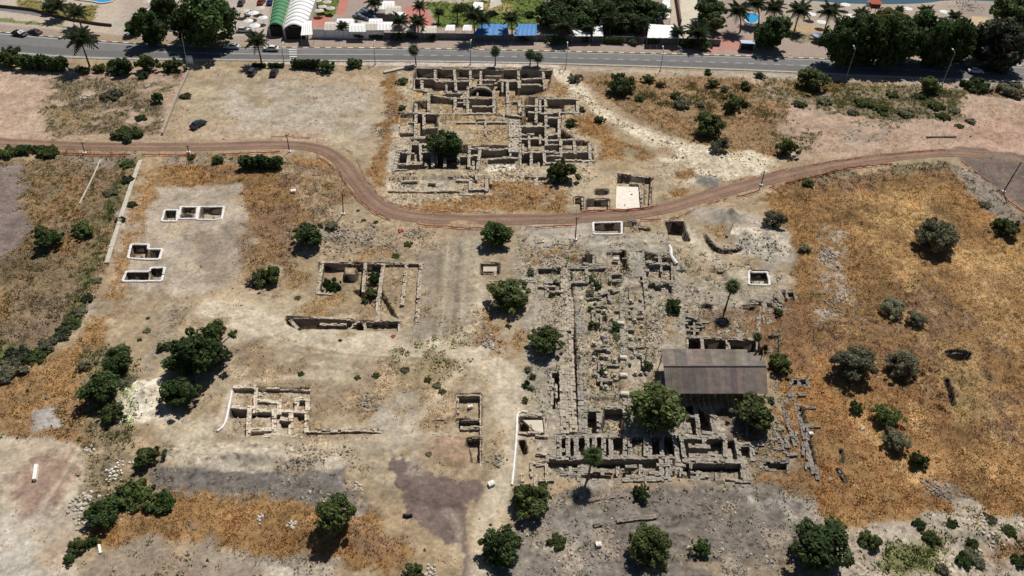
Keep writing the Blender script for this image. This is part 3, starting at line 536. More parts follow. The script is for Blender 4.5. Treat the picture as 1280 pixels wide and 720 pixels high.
# upper right
paint([(930, 96), (1300, 112), (1400, 130), (1400, 220), (1210, 205), (1180, 190), (980, 200), (985, 130)], C_PINK, feather=2, edge=3, g=.04)
paint([(1180, 150), (1300, 140), (1400, 180), (1300, 215), (1220, 195)], (0.44, 0.29, 0.215), a=.8, feather=4, edge=3)
paint([(960, 98), (1090, 103), (1210, 112), (1200, 150), (1080, 150), (1000, 130), (940, 122)], C_WEED, feather=2, edge=3, g=.5, w=.5, brk=-.35)
paint([(990, 108), (1210, 112), (1195, 150), (1090, 148), (1000, 125)], C_GRN, a=.8, brk=.08, w=1.0)
paint([(955, 100), (1060, 105), (1040, 120), (950, 120)], C_GOLD, a=.8, brk=-.1, g=.6)
paint([(960, 150), (1030, 150), (1020, 190), (960, 190)], C_WEED, a=.7, brk=-.05, w=.4, rk=.7)
paint([(1060, 150), (1140, 150), (1100, 180), (1050, 180)], C_GRY, a=.6, brk=-.1, w=.2)
paint([(1200, 100), (1400, 108), (1400, 128), (1205, 118)], C_BRN, a=.8, w=.4, g=.3)
# right field
paint([(955, 240), (1010, 228), (1190, 206), (1290, 275), (1450, 330), (1450, 680), (1060, 660), (1010, 640), (935, 595), (975, 500), (965, 440), (960, 390), (1000, 340), (960, 300)], C_GOLD, feather=1.5, edge=2.5, g=.95, w=.03)
paint([(990, 220), (1180, 205), (1200, 230), (1100, 240), (990, 245)], C_BRN, a=.6, brk=-.1, g=.8, w=.2)
paint([(1040, 250), (1160, 220), (1210, 300), (1160, 350), (1080, 330)], C_YEL, a=.75, brk=-.1, g=1.0)
paint([(1180, 310), (1400, 300), (1400, 440), (1220, 430)], C_YEL, a=.6, brk=-.05, g=1)
paint([(960, 380), (1040, 360), (1160, 350), (1260, 430), (1280, 560), (1190, 580), (1080, 470), (990, 450)], C_BRN, a=.85, brk=-.12, g=.85)
paint([(1000, 460), (1160, 460), (1260, 560), (1280, 640), (1000, 640), (950, 590)], C_ORG, a=.8, brk=-.15, g=1)
paint([(1170, 430), (1215, 430), (1245, 530), (1190, 530), (1165, 470)], C_YEL, a=.8, g=.9, edge=1.2, feather=1.5)
paint([(1100, 570), (1250, 540), (1290, 600), (1140, 620)], C_GOLD, a=.8, brk=-.1, g=1)
paint([(960, 370), (1010, 380), (1005, 440), (955, 430)], (0.20, 0.105, 0.055), a=.85, brk=-.2, g=.7)
paint([(1025, 280), (1060, 290), (1055, 330), (1075, 400), (1015, 405), (1020, 350)], (0.36, 0.31, 0.25), a=.75, brk=-.1, g=.15, rk=1, w=.08)
paint([(1185, 205), (1230, 212), (1285, 275), (1260, 285), (1215, 245)], C_GRY, a=.85, edge=1.5, feather=1, g=.1, w=.15, rk=.3)
paint([(1010, 215), (1180, 203), (1185, 210), (1010, 228)], C_WEED, a=.9, w=.5, g=.3)
paint([(1130, 590), (1185, 605), (1190, 625), (1140, 600)], C_GRY, a=.7, rk=.8, g=.3)
paint([(1195, 183), (1260, 190), (1330, 205), (1440, 250), (1440, 340), (1330, 310), (1275, 262), (1235, 225), (1195, 197)], (.17, .13, .108), feather=1.4, edge=1.0, g=0, w=0, rk=.02)
paint([(1200, 188), (1260, 196), (1330, 215), (1400, 250)], (.26, .18, .13), line=1.2, feather=2, edge=1.0, a=.7)
# lower centre and right
paint([(655, 605), (940, 602), (1010, 628), (1030, 650), (990, 720), (1000, 780), (600, 780), (640, 660)], (0.195, 0.167, 0.142), feather=2, edge=2.5, g=.06, w=.03, rk=.3)
paint([(640, 640), (730, 620), (760, 700), (640, 780)], (0.27, 0.235, 0.195), a=.8, feather=3, brk=-.2, rk=.3)
paint([(820, 700), (1000, 690), (1000, 780), (820, 780)], C_TAN, a=.8, edge=3, brk=-.2, g=.1)
paint([(700, 615), (770, 605), (780, 625), (710, 640)], C_TAN, a=.6, brk=-.1, g=.2)
paint([(930, 600), (1020, 625), (1030, 660), (960, 650), (930, 620)], C_LGRY, a=.7, brk=-.15, w=.15)
paint([(1040, 665), (1130, 655), (1200, 640), (1290, 650), (1450, 660), (1450, 780), (1040, 780)], (0.40, 0.335, 0.26), feather=1.5, edge=2.5, g=.05, w=.2, rk=.4)
paint([(1105, 685), (1180, 675), (1175, 715), (1100, 715)], (0.16, 0.155, 0.055), a=.9, g=.3, w=.8, edge=1.5)
paint([(1170, 645), (1290, 655), (1280, 720), (1200, 700)], C_GRN, a=.75, brk=.1, w=.9)
paint([(1240, 680), (1300, 675), (1300, 700), (1240, 698)], C_ORG, a=.9, brk=-.2, g=.8)
# lower quarter ground
paint([(640, 300), (850, 290), (940, 340), (985, 360), (965, 400), (850, 420), (830, 500), (960, 520), (1000, 560), (940, 604), (690, 606), (665, 560), (660, 400)], (0.345, 0.295, 0.23), feather=2, edge=2, g=.05, w=.05, rk=.3)
paint([(730, 365), (820, 365), (820, 500), (735, 500)], (0.30, 0.255, 0.185), a=.8, brk=-.2, g=.2, w=.15, rk=.5)
paint([(780, 360), (808, 360), (815, 440), (785, 440)], C_GOLD, a=.6, brk=.0, g=.5, w=.3)
paint([(756, 470), (776, 460), (778, 488), (755, 488)], C_ORG, a=.8, g=.6, brk=-.2)
paint([(786, 470), (815, 465), (815, 488), (788, 488)], C_ORG, a=.6, g=.4, brk=-.1)
paint([(820, 395), (850, 395), (855, 425), (825, 430)], C_GOLD, a=.7, brk=-.1, g=.5)
paint([(735, 330), (760, 335), (765, 400), (738, 400)], C_GRN, a=.6, brk=.1, w=.6)
paint([(655, 310), (725, 305), (725, 325), (660, 335)], C_GOLD, a=.9, brk=-.15, g=.8)
paint([(860, 385), (990, 390), (1000, 440), (950, 445), (945, 425), (870, 420)], C_BRN, a=.85, brk=-.3, g=.6)
paint([(930, 540), (1000, 560), (1000, 600), (940, 600)], C_BRN, a=.85, g=.7, brk=-.3)
paint([(905, 520), (960, 530), (960, 555), (920, 552)], (0.16, 0.10, 0.07), a=.8, g=.2)
paint([(720, 576), (800, 578), (800, 596), (720, 592)], (0.33, 0.2, 0.105), a=.8, brk=-.15, g=.3)
paint([(648, 560), (670, 560), (674, 608), (640, 612)], C_PALE, feather=1, edge=1, g=0)
paint([(690, 465), (703, 465), (704, 508), (690, 508)], C_WEED, a=.7, w=.3, feather=.6, edge=.5)
paint([(835, 285), (860, 280), (900, 300), (940, 335), (985, 350), (960, 365), (870, 350), (840, 320)], C_PALE, a=.9, edge=2, g=0, rk=.1)
paint([(880, 265), (925, 265), (940, 300), (900, 305), (878, 285)], C_GOLD, a=.8, brk=-.1, g=.5)
paint([(860, 258), (975, 275), (990, 330), (960, 340), (925, 290), (870, 275)], C_LGRY, a=.9, edge=1.5, g=0)
paint([(914, 288), (955, 286), (985, 292), (982, 318), (925, 322)], (0.54, 0.47, 0.37), a=1, edge=1.2, feather=1.2, rk=.7)
paint([(645, 280), (740, 280), (740, 305), (650, 305)], C_LGRY, a=.8)
paint([(880, 345), (935, 345), (935, 375), (880, 375)], (0.33, 0.28, 0.21), a=.7)
# beyond the highway
paint([(-500, -80), (1800, -80), (1800, 80), (1280, 80), (960, 68), (640, 60), (320, 56), (0, 38), (-500, 0)], C_PAVE, feather=.6, edge=.3, g=0, w=0, rk=0)
paint([(-300, -80), (340, -80), (330, 40), (160, 44), (0, 24), (-300, 0)], C_SAND, feather=1, edge=1)
paint([(-200, 12), (0, 20), (90, 32), (150, 38), (150, 44), (0, 30), (-200, 20)], C_SAND, feather=.6, edge=.6)
paint([(-100, 20), (0, 22), (80, 32), (85, 35), (0, 27)], C_LAWN, a=.8, feather=.6, edge=.8, w=.2)
paint([(20, 0), (60, 2), (120, 8), (122, 24), (100, 28), (60, 18), (20, 8)], (0.20, 0.17, 0.06), feather=1, edge=1.5, w=.2)
paint([(-60, 8), (0, 7), (50, 14), (50, 20), (0, 13), (-60, 13)], (.16, .155, .155), feather=.4, edge=.2)
paint([(140, 20), (175, 5), (178, 35), (140, 40)], C_LGRY, feather=1, edge=.6)
paint([(150, -20), (330, -20), (330, 50), (150, 45)], C_PAVE, a=.6, brk=-.1)
paint([(285, -20), (340, -20), (335, 45), (285, 45)], (0.42, 0.36, 0.31), a=.9, feather=1)
paint([(392, -10), (428, -10), (418, 22), (392, 24)], C_LAWN, feather=.6, edge=.8, w=.15)
paint([(388, 20), (412, 20), (412, 34), (388, 33)], C_COBB, feather=.4, edge=.2)
paint([(428, -15), (438, -15), (432, 18), (420, 18)], C_COBB, feather=.4, edge=.2)
paint([(505, 8), (530, 5), (545, 34), (512, 34)], C_COBB, feather=.4, edge=.2)
paint([(530, 2), (660, -2), (680, 0), (670, 38), (550, 34)], C_LAWN, feather=.6, edge=.8, w=.3)
paint([(600, 3), (640, 3), (640, 18), (605, 15)], (0.36, 0.28, 0.13), a=.8, feather=1.5)
paint([(520, -15), (640, -15), (610, 2), (530, 4)], C_SAND, feather=.6)
paint([(750, 38), (805, 36), (805, 48), (752, 48)], C_COBB, a=.8, brk=-.2, feather=.6)
paint([(850, -25), (872, -25), (874, 25), (856, 50), (850, 50)], (0.56, 0.50, 0.40), feather=.5, edge=.3)
paint([(838, -25), (846, -25), (850, 32), (838, 30)], (0.48, 0.40, 0.32), feather=.5, edge=.3)
paint([(895, 45), (935, 48), (935, 62), (880, 66)], C_COBB, a=.7, feather=.8, edge=.8)
paint([(975, -30), (1215, -30), (1190, 40), (1110, 30), (985, 44), (975, 20)], (0.36, 0.30, 0.24), feather=1, edge=1)
paint([(985, 30), (1040, 34), (1038, 44), (985, 42)], C_YEL, a=.6, feather=.8)
paint([(990, 42), (1040, 44), (1036, 56), (985, 54)], C_WEED, a=.8, feather=.6, w=.3)
paint([(1195, -20), (1260, -20), (1230, 20), (1200, 16)], C_GRY, a=.8, edge=1.5, rk=1, brk=-.2)
paint([(1215, 20), (1236, 22), (1228, 46), (1212, 38)], (0.5, 0.39, 0.25), feather=.5, edge=.3)
paint([(330, 77), (700, 79.5), (700, 84.5), (520, 83), (330, 80)], (0.46, 0.40, 0.34), feather=.3, edge=.2, g=0, w=0)
paint([(700, 83), (960, 92), (1280, 105), (1400, 110), (1400, 116), (1280, 110), (960, 98), (700, 88)], (0.38, 0.32, 0.26), a=.9, feather=1, edge=.8, g=.03)
for ln_, a_ in [([(270, 392), (340, 424), (420, 440), (520, 446), (600, 436)], .5), ([(275, 400), (350, 432), (430, 448), (520, 452)], .4), ([(620, 440), (612, 480), (640, 520), (634, 580), (610, 640), (606, 720)], .5), ([(628, 436), (622, 478), (650, 520), (640, 590)], .4),
                ([(200, 560), (300, 570), (420, 560), (500, 545), (590, 470)], .45), ([(205, 566), (300, 577), (430, 566), (510, 552), (600, 480)], .4), ([(250, 470), (300, 450), (400, 452), (480, 470)], .35), ([(590, 300), (640, 296), (700, 300), (745, 306), (800, 300), (850, 305), (900, 340), (960, 362)], .5), ([(10, 700), (40, 650), (70, 610), (100, 560)], .35), ([(30, 710), (60, 660), (85, 620)], .3)]:
    paint(ln_, C_BRT, line=.25, feather=.5, edge=.5, a=a_)
    paint([(x+3, y+5) for x, y in ln_], C_GRY, line=.22, feather=.5, edge=.5, a=a_*.7)
for cx_, cy_, rr_ in ((268, 128, 12), (272, 127, 9), (276, 131, 15), (266, 126, 6)):
    paint([(cx_+rr_*math.cos(t), cy_+rr_*.5*math.sin(t)) for t in np.linspace(0, 5.6, 14)], (.24, .19, .14), line=.14, feather=.35, edge=.2, a=.6)
paint([(340, 440), (420, 445), (480, 460), (470, 500), (395, 500), (330, 470)], (.27, .21, .15), a=.7, brk=-.2, feather=3)
paint([(270, 540), (330, 550), (440, 548), (470, 540), (480, 552), (400, 562), (270, 560)], (.30, .24, .175), a=.6, brk=-.1)
paint([(430, 560), (520, 550), (530, 600), (480, 610)], (.33, .28, .22), a=.7, brk=-.2)
paint([(205, 380), (235, 375), (235, 400), (190, 470), (175, 470)], (.29, .25, .2), a=.7, brk=-.2, rk=.4)
paint([(265, 405), (340, 415), (330, 450), (270, 470)], (.25, .195, .14), a=.7, brk=-.2, feather=2)
paint([(610, 300), (660, 296), (655, 330), (640, 345), (605, 345)], (.30, .25, .18), a=.7, brk=-.2)
paint([(480, 300), (540, 300), (540, 325), (480, 325)], (.29, .235, .17), a=.7, brk=-.2, g=.1)
paint([(265, 378), (300, 372), (345, 395), (400, 412), (400, 424), (330, 424), (280, 408)], C_BRT, a=.8, feather=2, edge=1.2)
paint([(205, 556), (440, 560), (455, 580), (400, 588), (300, 586), (210, 580)], (.54, .46, .35), a=.85, feather=1, edge=1.2, rk=.8)
paint([(610, 202), (646, 202), (646, 213), (604, 213)], (.68, .62, .52), feather=.4, edge=.4)
paint([(484, 223), (566, 222), (566, 236), (482, 236)], (.50, .43, .33), feather=.6, edge=.8)
paint([(492, 160), (512, 150), (512, 185), (492, 215), (484, 218)], (.48, .41, .32), a=.8, feather=.8, edge=1.0)
paint([(288, 484), (390, 485), (386, 545), (284, 542)], (.52, .44, .335), a=.9, feather=.8, edge=.8)
paint([(186, 200), (172, 240), (152, 300), (128, 372), (100, 430), (118, 440), (146, 392), (168, 320), (186, 262), (200, 232)], C_GOLD, a=.85, g=.6, feather=1.5, edge=2.0, brk=-.3)
paint([(296, 286), (330, 262), (420, 262), (420, 286), (370, 300), (372, 330), (345, 372), (300, 356)], C_BRN, a=.8, g=.55, w=.12, feather=2, edge=2.5, brk=-.12)
paint([(330, 200), (430, 205), (440, 250), (380, 280), (330, 270)], C_BRN, a=.7, g=.6, feather=2, edge=2.5, brk=.0)
paint([(935, 385), (1010, 372), (1020, 470), (965, 470), (955, 440), (940, 425)], (.225, .125, .062), a=.85, g=.7, feather=1.5, edge=2.0, brk=-.25)
paint([(930, 545), (1010, 500), (1030, 600), (945, 602)], (.25, .15, .075), a=.85, g=.7, feather=1.5, edge=2.0, brk=-.25)
paint([(870, 400), (945, 398), (950, 420), (880, 416)], (.22, .13, .07), a=.8, g=.5, feather=1, edge=1.5, brk=-.2)
paint([(985, 225), (1100, 208), (1180, 206), (1190, 230), (1060, 250), (1000, 262)], (.20, .125, .085), a=.7, g=.8, feather=2, edge=3, brk=.02)
paint([(1060, 350), (1290, 330), (1290, 560), (1180, 560), (1100, 450)], (.17, .105, .07), a=.6, g=.8, feather=3, edge=3, brk=.1)
paint([(1040, 230), (1290, 290), (1290, 640), (1040, 620)], (.42, .30, .155), a=.6, g=.9, feather=3, edge=3, brk=.2)
paint([(60, 180), (180, 180), (90, 420), (-60, 470), (-60, 330), (40, 260)], (.18, .125, .08), a=.6, g=.6, feather=3, edge=3, brk=.08)
paint([(70, 95), (225, 92), (200, 170), (60, 170)], (.16, .125, .095), a=.6, g=.4, feather=3, edge=3, brk=.08)
paint([(740, 96), (990, 104), (980, 200), (850, 180)], (.22, .14, .08), a=.6, g=.5, feather=2, edge=3, brk=.1)
paint([(180, 380), (640, 380), (650, 600), (200, 600)], (.215, .165, .105), a=.65, brk=.06, feather=3, g=.22)
paint([(300, 300), (640, 300), (640, 560), (300, 560)], (.25, .165, .08), a=.7, brk=.2, feather=3, g=.5)
paint([(230, 400), (640, 400), (640, 720), (560, 720), (480, 600), (230, 590)], (.50, .42, .31), a=.45, brk=.26, feather=3)
paint([(640, 290), (1000, 330), (980, 600), (660, 600)], (.21, .175, .115), a=.65, brk=.05, feather=2, rk=.7, w=.14, g=.2)
paint([(640, 290), (960, 330), (940, 600), (660, 600)], (.43, .37, .285), a=.5, brk=.2, feather=2)
paint([(0, 90), (480, 90), (480, 190), (0, 175)], (.26, .205, .15), a=.45, brk=.24, feather=2)
paint([(940, 110), (1300, 120), (1300, 200), (1000, 195)], (.27, .195, .14), a=.55, brk=.14, feather=2, g=.2)
paint([(-60, 545), (110, 560), (100, 760), (-60, 760)], (.30, .225, .165), a=.5, brk=.14, feather=2)
paint([(640, 610), (1010, 610), (1000, 760), (640, 760)], (.15, .128, .108), a=.6, brk=.08, feather=2)
paint([(640, 610), (1010, 610), (1000, 760), (640, 760)], (.34, .285, .22), a=.5, brk=.24, feather=2)
for k_ in range(7): paint([(700+k_*6, 622+k_*13), (790+k_*9, 612+k_*14), (900, 622+k_*13)], (.14, .12, .10), line=.25, feather=.6, edge=.8, a=.5)
paint([(262, 380), (310, 400), (380, 424), (460, 434), (540, 430), (590, 415), (600, 360), (585, 300)], (.47, .395, .29), line=1.6, feather=1.6, edge=.7, a=.8)
paint([(540, 430), (600, 450), (628, 490), (642, 540), (630, 600), (600, 660), (598, 740)], (.49, .415, .305), line=1.5, feather=1.6, edge=.7, a=.8)
paint([(196, 520), (215, 552), (280, 562), (360, 556), (440, 556), (510, 540), (560, 480), (590, 440)], (.48, .405, .30), line=1.1, feather=1.4, edge=.7, a=.7)
paint([(200, 515), (250, 540), (280, 520), (292, 482), (330, 474), (420, 470)], (.48, .41, .31), line=.8, feather=1.0, edge=.6, a=.7)
paint([(850, 282), (862, 300), (890, 325), (930, 345), (985, 352)], (.50, .43, .33), line=1.3, feather=1.2, edge=.6, a=.8)
paint([(532, 300), (602, 290), (594, 350), (586, 420), (520, 425), (528, 350)], (.27, .225, .165), feather=2, edge=1.2, a=.7)
for dx_ in (0, 9, 24, 33): paint([(552+dx_, 300), (548+dx_, 350), (542+dx_, 425)], (.40, .335, .245) if dx_ % 2 else (.2, .165, .125), line=.3, feather=.5, edge=.4, a=.7)
for q in RUINS:
    for poly, d in q['pits']: paint(poly, C_TAN, a=.25, feather=1, edge=.6, rk=.9)
back = P[:, 1] > np.interp(P[:, 0], RN[:, 0], RN[:, 1])
st = fbm(P[:, 0]*.35+P[:, 1]*.1, P[:, 1]-P[:, 0]*.2, 1.6, 3, 23, .6)
grass = np.where(back, grass, grass+.10*np.clip(n1+.7*n4+.3*n2, 0, 1)*(1-np.clip(grass, 0, 1)))
gmask = np.clip(grass*1.1, 0, 1)
soil = .20*n1+.26*n2+.32*n6+.12*st+.10*n3
turf = .30*n2+.26*n6+.40*n4+.34*n1+.22*st
mott = 1+np.where(back, .3, 1)*(soil*(1-gmask)+turf*gmask)
spk = fbm(P[:, 0], P[:, 1], .55, 2, 29); mott *= 1+np.where(back, .0, 1)*(np.clip(spk-.28, 0, 1)*1.1-np.clip(-spk-.30, 0, 1)*1.3)*(.35+np.clip(rocks*2, 0, .8))
mott = np.clip(mott, .38, 1.7)
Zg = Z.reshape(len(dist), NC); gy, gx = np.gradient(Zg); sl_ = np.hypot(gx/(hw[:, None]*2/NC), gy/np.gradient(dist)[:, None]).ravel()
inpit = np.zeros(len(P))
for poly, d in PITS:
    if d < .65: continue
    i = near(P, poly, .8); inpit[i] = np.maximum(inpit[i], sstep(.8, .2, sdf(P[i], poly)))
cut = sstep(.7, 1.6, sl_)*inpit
col = col*(1-cut[:, None])+np.array((.105, .078, .058))*cut[:, None]  # shade on the steep sides of deep pits painted into the ground colour
warm = .05*n4
col *= mott[:, None]; col[:, 0] *= 1+warm; col[:, 2] *= 1-warm
col = np.clip(col, .02, .8)

nr = len(dist)
idx = np.arange(nr*NC).reshape(nr, NC)
Fq = np.stack([idx[:-1, :-1], idx[:-1, 1:], idx[1:, 1:], idx[1:, :-1]], -1).reshape(-1, 4)
gm = mat('earth', rough=.97, attr=True, noise=.34, nscale=1.7, bump=.8, spec=.15)
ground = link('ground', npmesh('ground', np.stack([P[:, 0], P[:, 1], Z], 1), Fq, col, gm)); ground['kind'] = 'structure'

# sea
wm = bpy.data.materials.new('sea_water'); wm.use_nodes = True
p = wm.node_tree.nodes['Principled BSDF']; p.inputs['Base Color'].default_value = (.05, .10, .13, 1); p.inputs['Roughness'].default_value = .12
tn = wm.node_tree.nodes.new('ShaderNodeTexNoise'); tn.inputs['Scale'].default_value = .6; tn.inputs['Detail'].default_value = 5
bn = wm.node_tree.nodes.new('ShaderNodeBump'); bn.inputs['Strength'].default_value = .4; wm.node_tree.links.new(tn.outputs[0], bn.inputs['Height']); wm.node_tree.links.new(bn.outputs[0], p.inputs['Normal'])
s0 = SHORE[:, 1].min()-12
MB().add([(-5000, s0, -.75), (5000, s0, -.75), (5000, 7000, -.75), (-5000, 7000, -.75)], [(0, 1, 2, 3)]).build('water', wm)['kind'] = 'structure'

# ------------------------------------------------------------------ loose cover: dry grass, weeds, small stones
area = (np.gradient(dist)[:, None]*(hw[:, None]*2/NC)).repeat(NC, 1).ravel()
vis = (P[:, 1] > 45) & (P[:, 1] < 300)
def scatter(dens, n):
    w = dens*area*vis*(0.35+1.2*np.clip(n2+.4*n4+.2, 0, 1)); cs = np.cumsum(w); k = np.searchsorted(cs, np.random.rand(n)*cs[-1])
    j = np.random.uniform(-.5, .5, (n, 2))*np.sqrt(area[k])[:, None]*1.6
    return k, P[k]+j
def tufts(name, dens, n, hh, ww, blades, tint, m, label, var=.35, lean=.6):
    k, q = scatter(dens, n); z = height(q)
    a = np.random.rand(n, blades)*2*math.pi; s = np.random.uniform(.55, 1.35, (n, 1))*np.ones((1, blades))
    hgt = hh*s*np.random.uniform(.6, 1.2, (n, blades)); ln = lean*hgt*np.random.uniform(.2, 1.2, (n, blades))
    bx = q[:, 0][:, None]+np.cos(a)*ww*s*.8; by = q[:, 1][:, None]+np.sin(a)*ww*s*.8
    px, py = -np.sin(a)*ww*s*.6, np.cos(a)*ww*s*.6; zb = z[:, None]-.06
    V = np.stack([np.stack([bx-px, by-py, zb+0*bx], -1), np.stack([bx+px, by+py, zb+0*bx], -1), np.stack([bx+np.cos(a)*ln, by+np.sin(a)*ln, zb+hgt], -1)], 2).reshape(-1, 3)
    c = col[k]*np.array(tint)*np.random.uniform(1-var, 1+var, (n, 1)); c[:, 2] *= np.random.uniform(.85, 1.1, n)
    C = np.repeat(np.clip(c, .01, .8), blades*3, 0)
    o = link(name, npmesh(name, V, np.arange(len(V)).reshape(-1, 3), C, m, False)); o['kind'] = 'stuff'; o['label'] = label
    return o
gr = mat('dry_stalks', attr=True, rough=.9, trans=.5, spec=.1)
tufts('dry_grass', grass, 120000, .22, .15, 4, (1.25, 1.23, 1.18), gr, 'dry golden and brown grass over the unused ground', var=.15, lean=1.6)
tufts('green_weeds', weed, 14000, .34, .22, 7, (.62, .85, .6), leafmat('weed_leaf', (1.15, 1.15, 1.0)), 'low green weeds in patches along drains and verges', lean=1.0)
k, q = scatter(rocks*(P[:, 1] < 240)*np.clip(.25+1.5*n4+n1, 0, 1), 15000); zz = height(q)
n = len(q); rr = np.random.uniform(.08, .23, n)*np.where(np.random.rand(n) < .08, 1.9, 1)
oc = np.array([[1, 0, 0], [0, 1, 0], [-1, 0, 0], [0, -1, 0], [.2, .1, 1], [0, 0, -1]]); an = np.random.rand(n)*6.28
V = np.repeat(oc[None], n, 0)*rr[:, None, None]*np.random.uniform(.65, 1.25, (n, 6, 1)); V[:, :, 2] *= .75
cx, sx = np.cos(an)[:, None], np.sin(an)[:, None]
V = np.stack([V[:, :, 0]*cx-V[:, :, 1]*sx+q[:, 0][:, None], V[:, :, 0]*sx+V[:, :, 1]*cx+q[:, 1][:, None], V[:, :, 2]+zz[:, None]+rr[:, None]*.25], -1).reshape(-1, 3)
of = np.array([[0, 1, 4], [1, 2, 4], [2, 3, 4], [3, 0, 4], [1, 0, 5], [2, 1, 5], [3, 2, 5], [0, 3, 5]])
Fs = (of[None]+np.arange(n)[:, None, None]*6).reshape(-1, 3)
pc = np.array([(.42, .36, .28), (.28, .25, .21), (.17, .15, .135), (.55, .49, .4)])[np.random.choice(4, n, p=[.38, .3, .18, .14])]*np.random.uniform(.8, 1.2, (n, 1))
stone_m = mat('field_stone', attr=True, rough=.93, noise=.2, nscale=4, spec=.15)
o = link('loose_stones', npmesh('loose_stones', V, Fs, np.repeat(pc, 6, 0), stone_m, False)); o['kind'] = 'stuff'; o['label'] = 'small loose stones strewn over dirt and spoil'

# ------------------------------------------------------------------ highway, kerbs, markings, dirt track
asph = mat('asphalt', (.165, .16, .158), .9, noise=.2, nscale=.5, bump=.1)
def ribbon(name, A, B, z, m, kind='structure', parent=None, ny=6):
    mb = MB(); n = len(A); vs = []
    for i in range(n):
        for j in range(ny+1):
            q = A[i]+(B[i]-A[i])*j/ny; vs.append((q[0], q[1], z))
    fs = [(i*(ny+1)+j, (i+1)*(ny+1)+j, (i+1)*(ny+1)+j+1, i*(ny+1)+j+1) for i in range(n-1) for j in range(ny)]
    mb.add(vs, fs); o = mb.build(name, m, parent)
    if kind: o['kind'] = kind
    return o
highway = ribbon('highway', RN, RF, .045, asph)
white_paint = mat('road_paint', (.62, .62, .6), .8, noise=.25, nscale=3)
def strip(name, A, B, z, m, parent): return ribbon(name, A, B, z, m, None, parent, 1)
def across(t): return RN+(RF-RN)*t
strip('edge_line', across(.045), across(.065), .05, white_paint, highway)
strip('edge_line', across(.925), across(.942), .05, white_paint, highway)
strip('lane_wear', across(.14), across(.46), .049, mat('worn_asphalt', (.13, .126, .124), .88, noise=.15, nscale=.5), highway)
cl = across(.5); cs = np.concatenate([[0], np.cumsum(np.linalg.norm(np.diff(cl, axis=0), axis=1))])
pa = lambda s: np.array([np.interp(s, cs, cl[:, 0]), np.interp(s, cs, cl[:, 1])])
s_left = cs[np.argmin(np.abs(cl[:, 0]-at(500, 70)[0]))]
dash = MB().box((0, 0, 0), (1.9, .16, .004)).mesh('lane_dash', white_paint)
s = s_left+1.0
while s < cs[-1]-4:
    a, b = pa(s), pa(s+1.9); o = link('lane_dash', dash, highway, (*(a+b)/2, .051)); o.rotation_euler.z = math.atan2(b[1]-a[1], b[0]-a[0]); s += 3.9
i0 = int(np.argmin(np.abs(cl[:, 0]-at(200, 70)[0]))); i1 = int(np.argmin(np.abs(cl[:, 0]-at(500, 70)[0])))
strip('centre_line', across(.49)[i0:i1], across(.51)[i0:i1], .05, white_paint, highway)
for i in range(5):                                                   # crossing bars
    a = at(361+i*.3, 61.5+i*2.9+.6); b = at(371, 61.5+i*2.9+.6)
    w = .55
    MB().add([(a[0], a[1]-w/2, .053), (b[0], b[1]-w/2, .053), (b[0], b[1]+w/2, .053), (a[0], a[1]+w/2, .053)], [(0, 1, 2, 3)]).build('crossing_bar', white_paint, highway)
km = mat('kerb_stone', attr=True, rough=.85, noise=.15, nscale=3)
def kerb(name, line, step, cols, w=.22, h=.17):
    mb = MB(); l = resample(line, step)
    for i in range(len(l)-1):
        c = (l[i]+l[i+1])/2; d = l[i+1]-l[i]
        mb.box((c[0], c[1], h/2), (np.linalg.norm(d)*.97, w, h), math.atan2(d[1], d[0]), rc(cols[i % len(cols)], .1))
    o = mb.build(name, km); o['kind'] = 'structure'; return o
kerb('kerb_far_side', across(1.02), 1.6, [(.74, .70, .64), (.26, .19, .17)], .4, .2)
kerb('kerb_near_side', across(-.02), 1.0, [(.5, .46, .4), (.44, .4, .35)], .3)
# dirt track
tl = resample(TRACK, 1.2); tn_ = normals(tl)
tw = 2.15+.45*fbm(tl[:, 0], tl[:, 1], 5, 3, 3)
ny = 14; vs = []; cc = []
for i in range(len(tl)):
    for j in range(ny+1):
        t = j/ny*2-1; q = tl[i]+tn_[i]*tw[i]*t
        rut = math.exp(-((abs(t)-.42)/.14)**2); edge = max(0, abs(t)-.8)*5
        vs.append((q[0], q[1], .05-.06*rut-.16*edge))
        k = random.uniform(.9, 1.1)*(1+.25*float(fbm(q[0:1], q[1:2], 4, 3, 41)[0])); b = np.array((.225, .140, .098))*(1-rut*.4)+np.array((.15, .102, .078))*rut*.4
        if abs(t) < .2: b = b*1.15
        if abs(t) > .86: b = np.array((.13, .095, .075))
        cc.append(tuple(b*k))
mb = MB(); mb.add(vs, [(i*(ny+1)+j, (i+1)*(ny+1)+j, (i+1)*(ny+1)+j+1, i*(ny+1)+j+1) for i in range(len(tl)-1) for j in range(ny)]); mb.c = cc
tr = mb.build('dirt_track', mat('track_earth', attr=True, rough=.97, noise=.25, nscale=1.2, bump=.4)); tr['kind'] = 'structure'

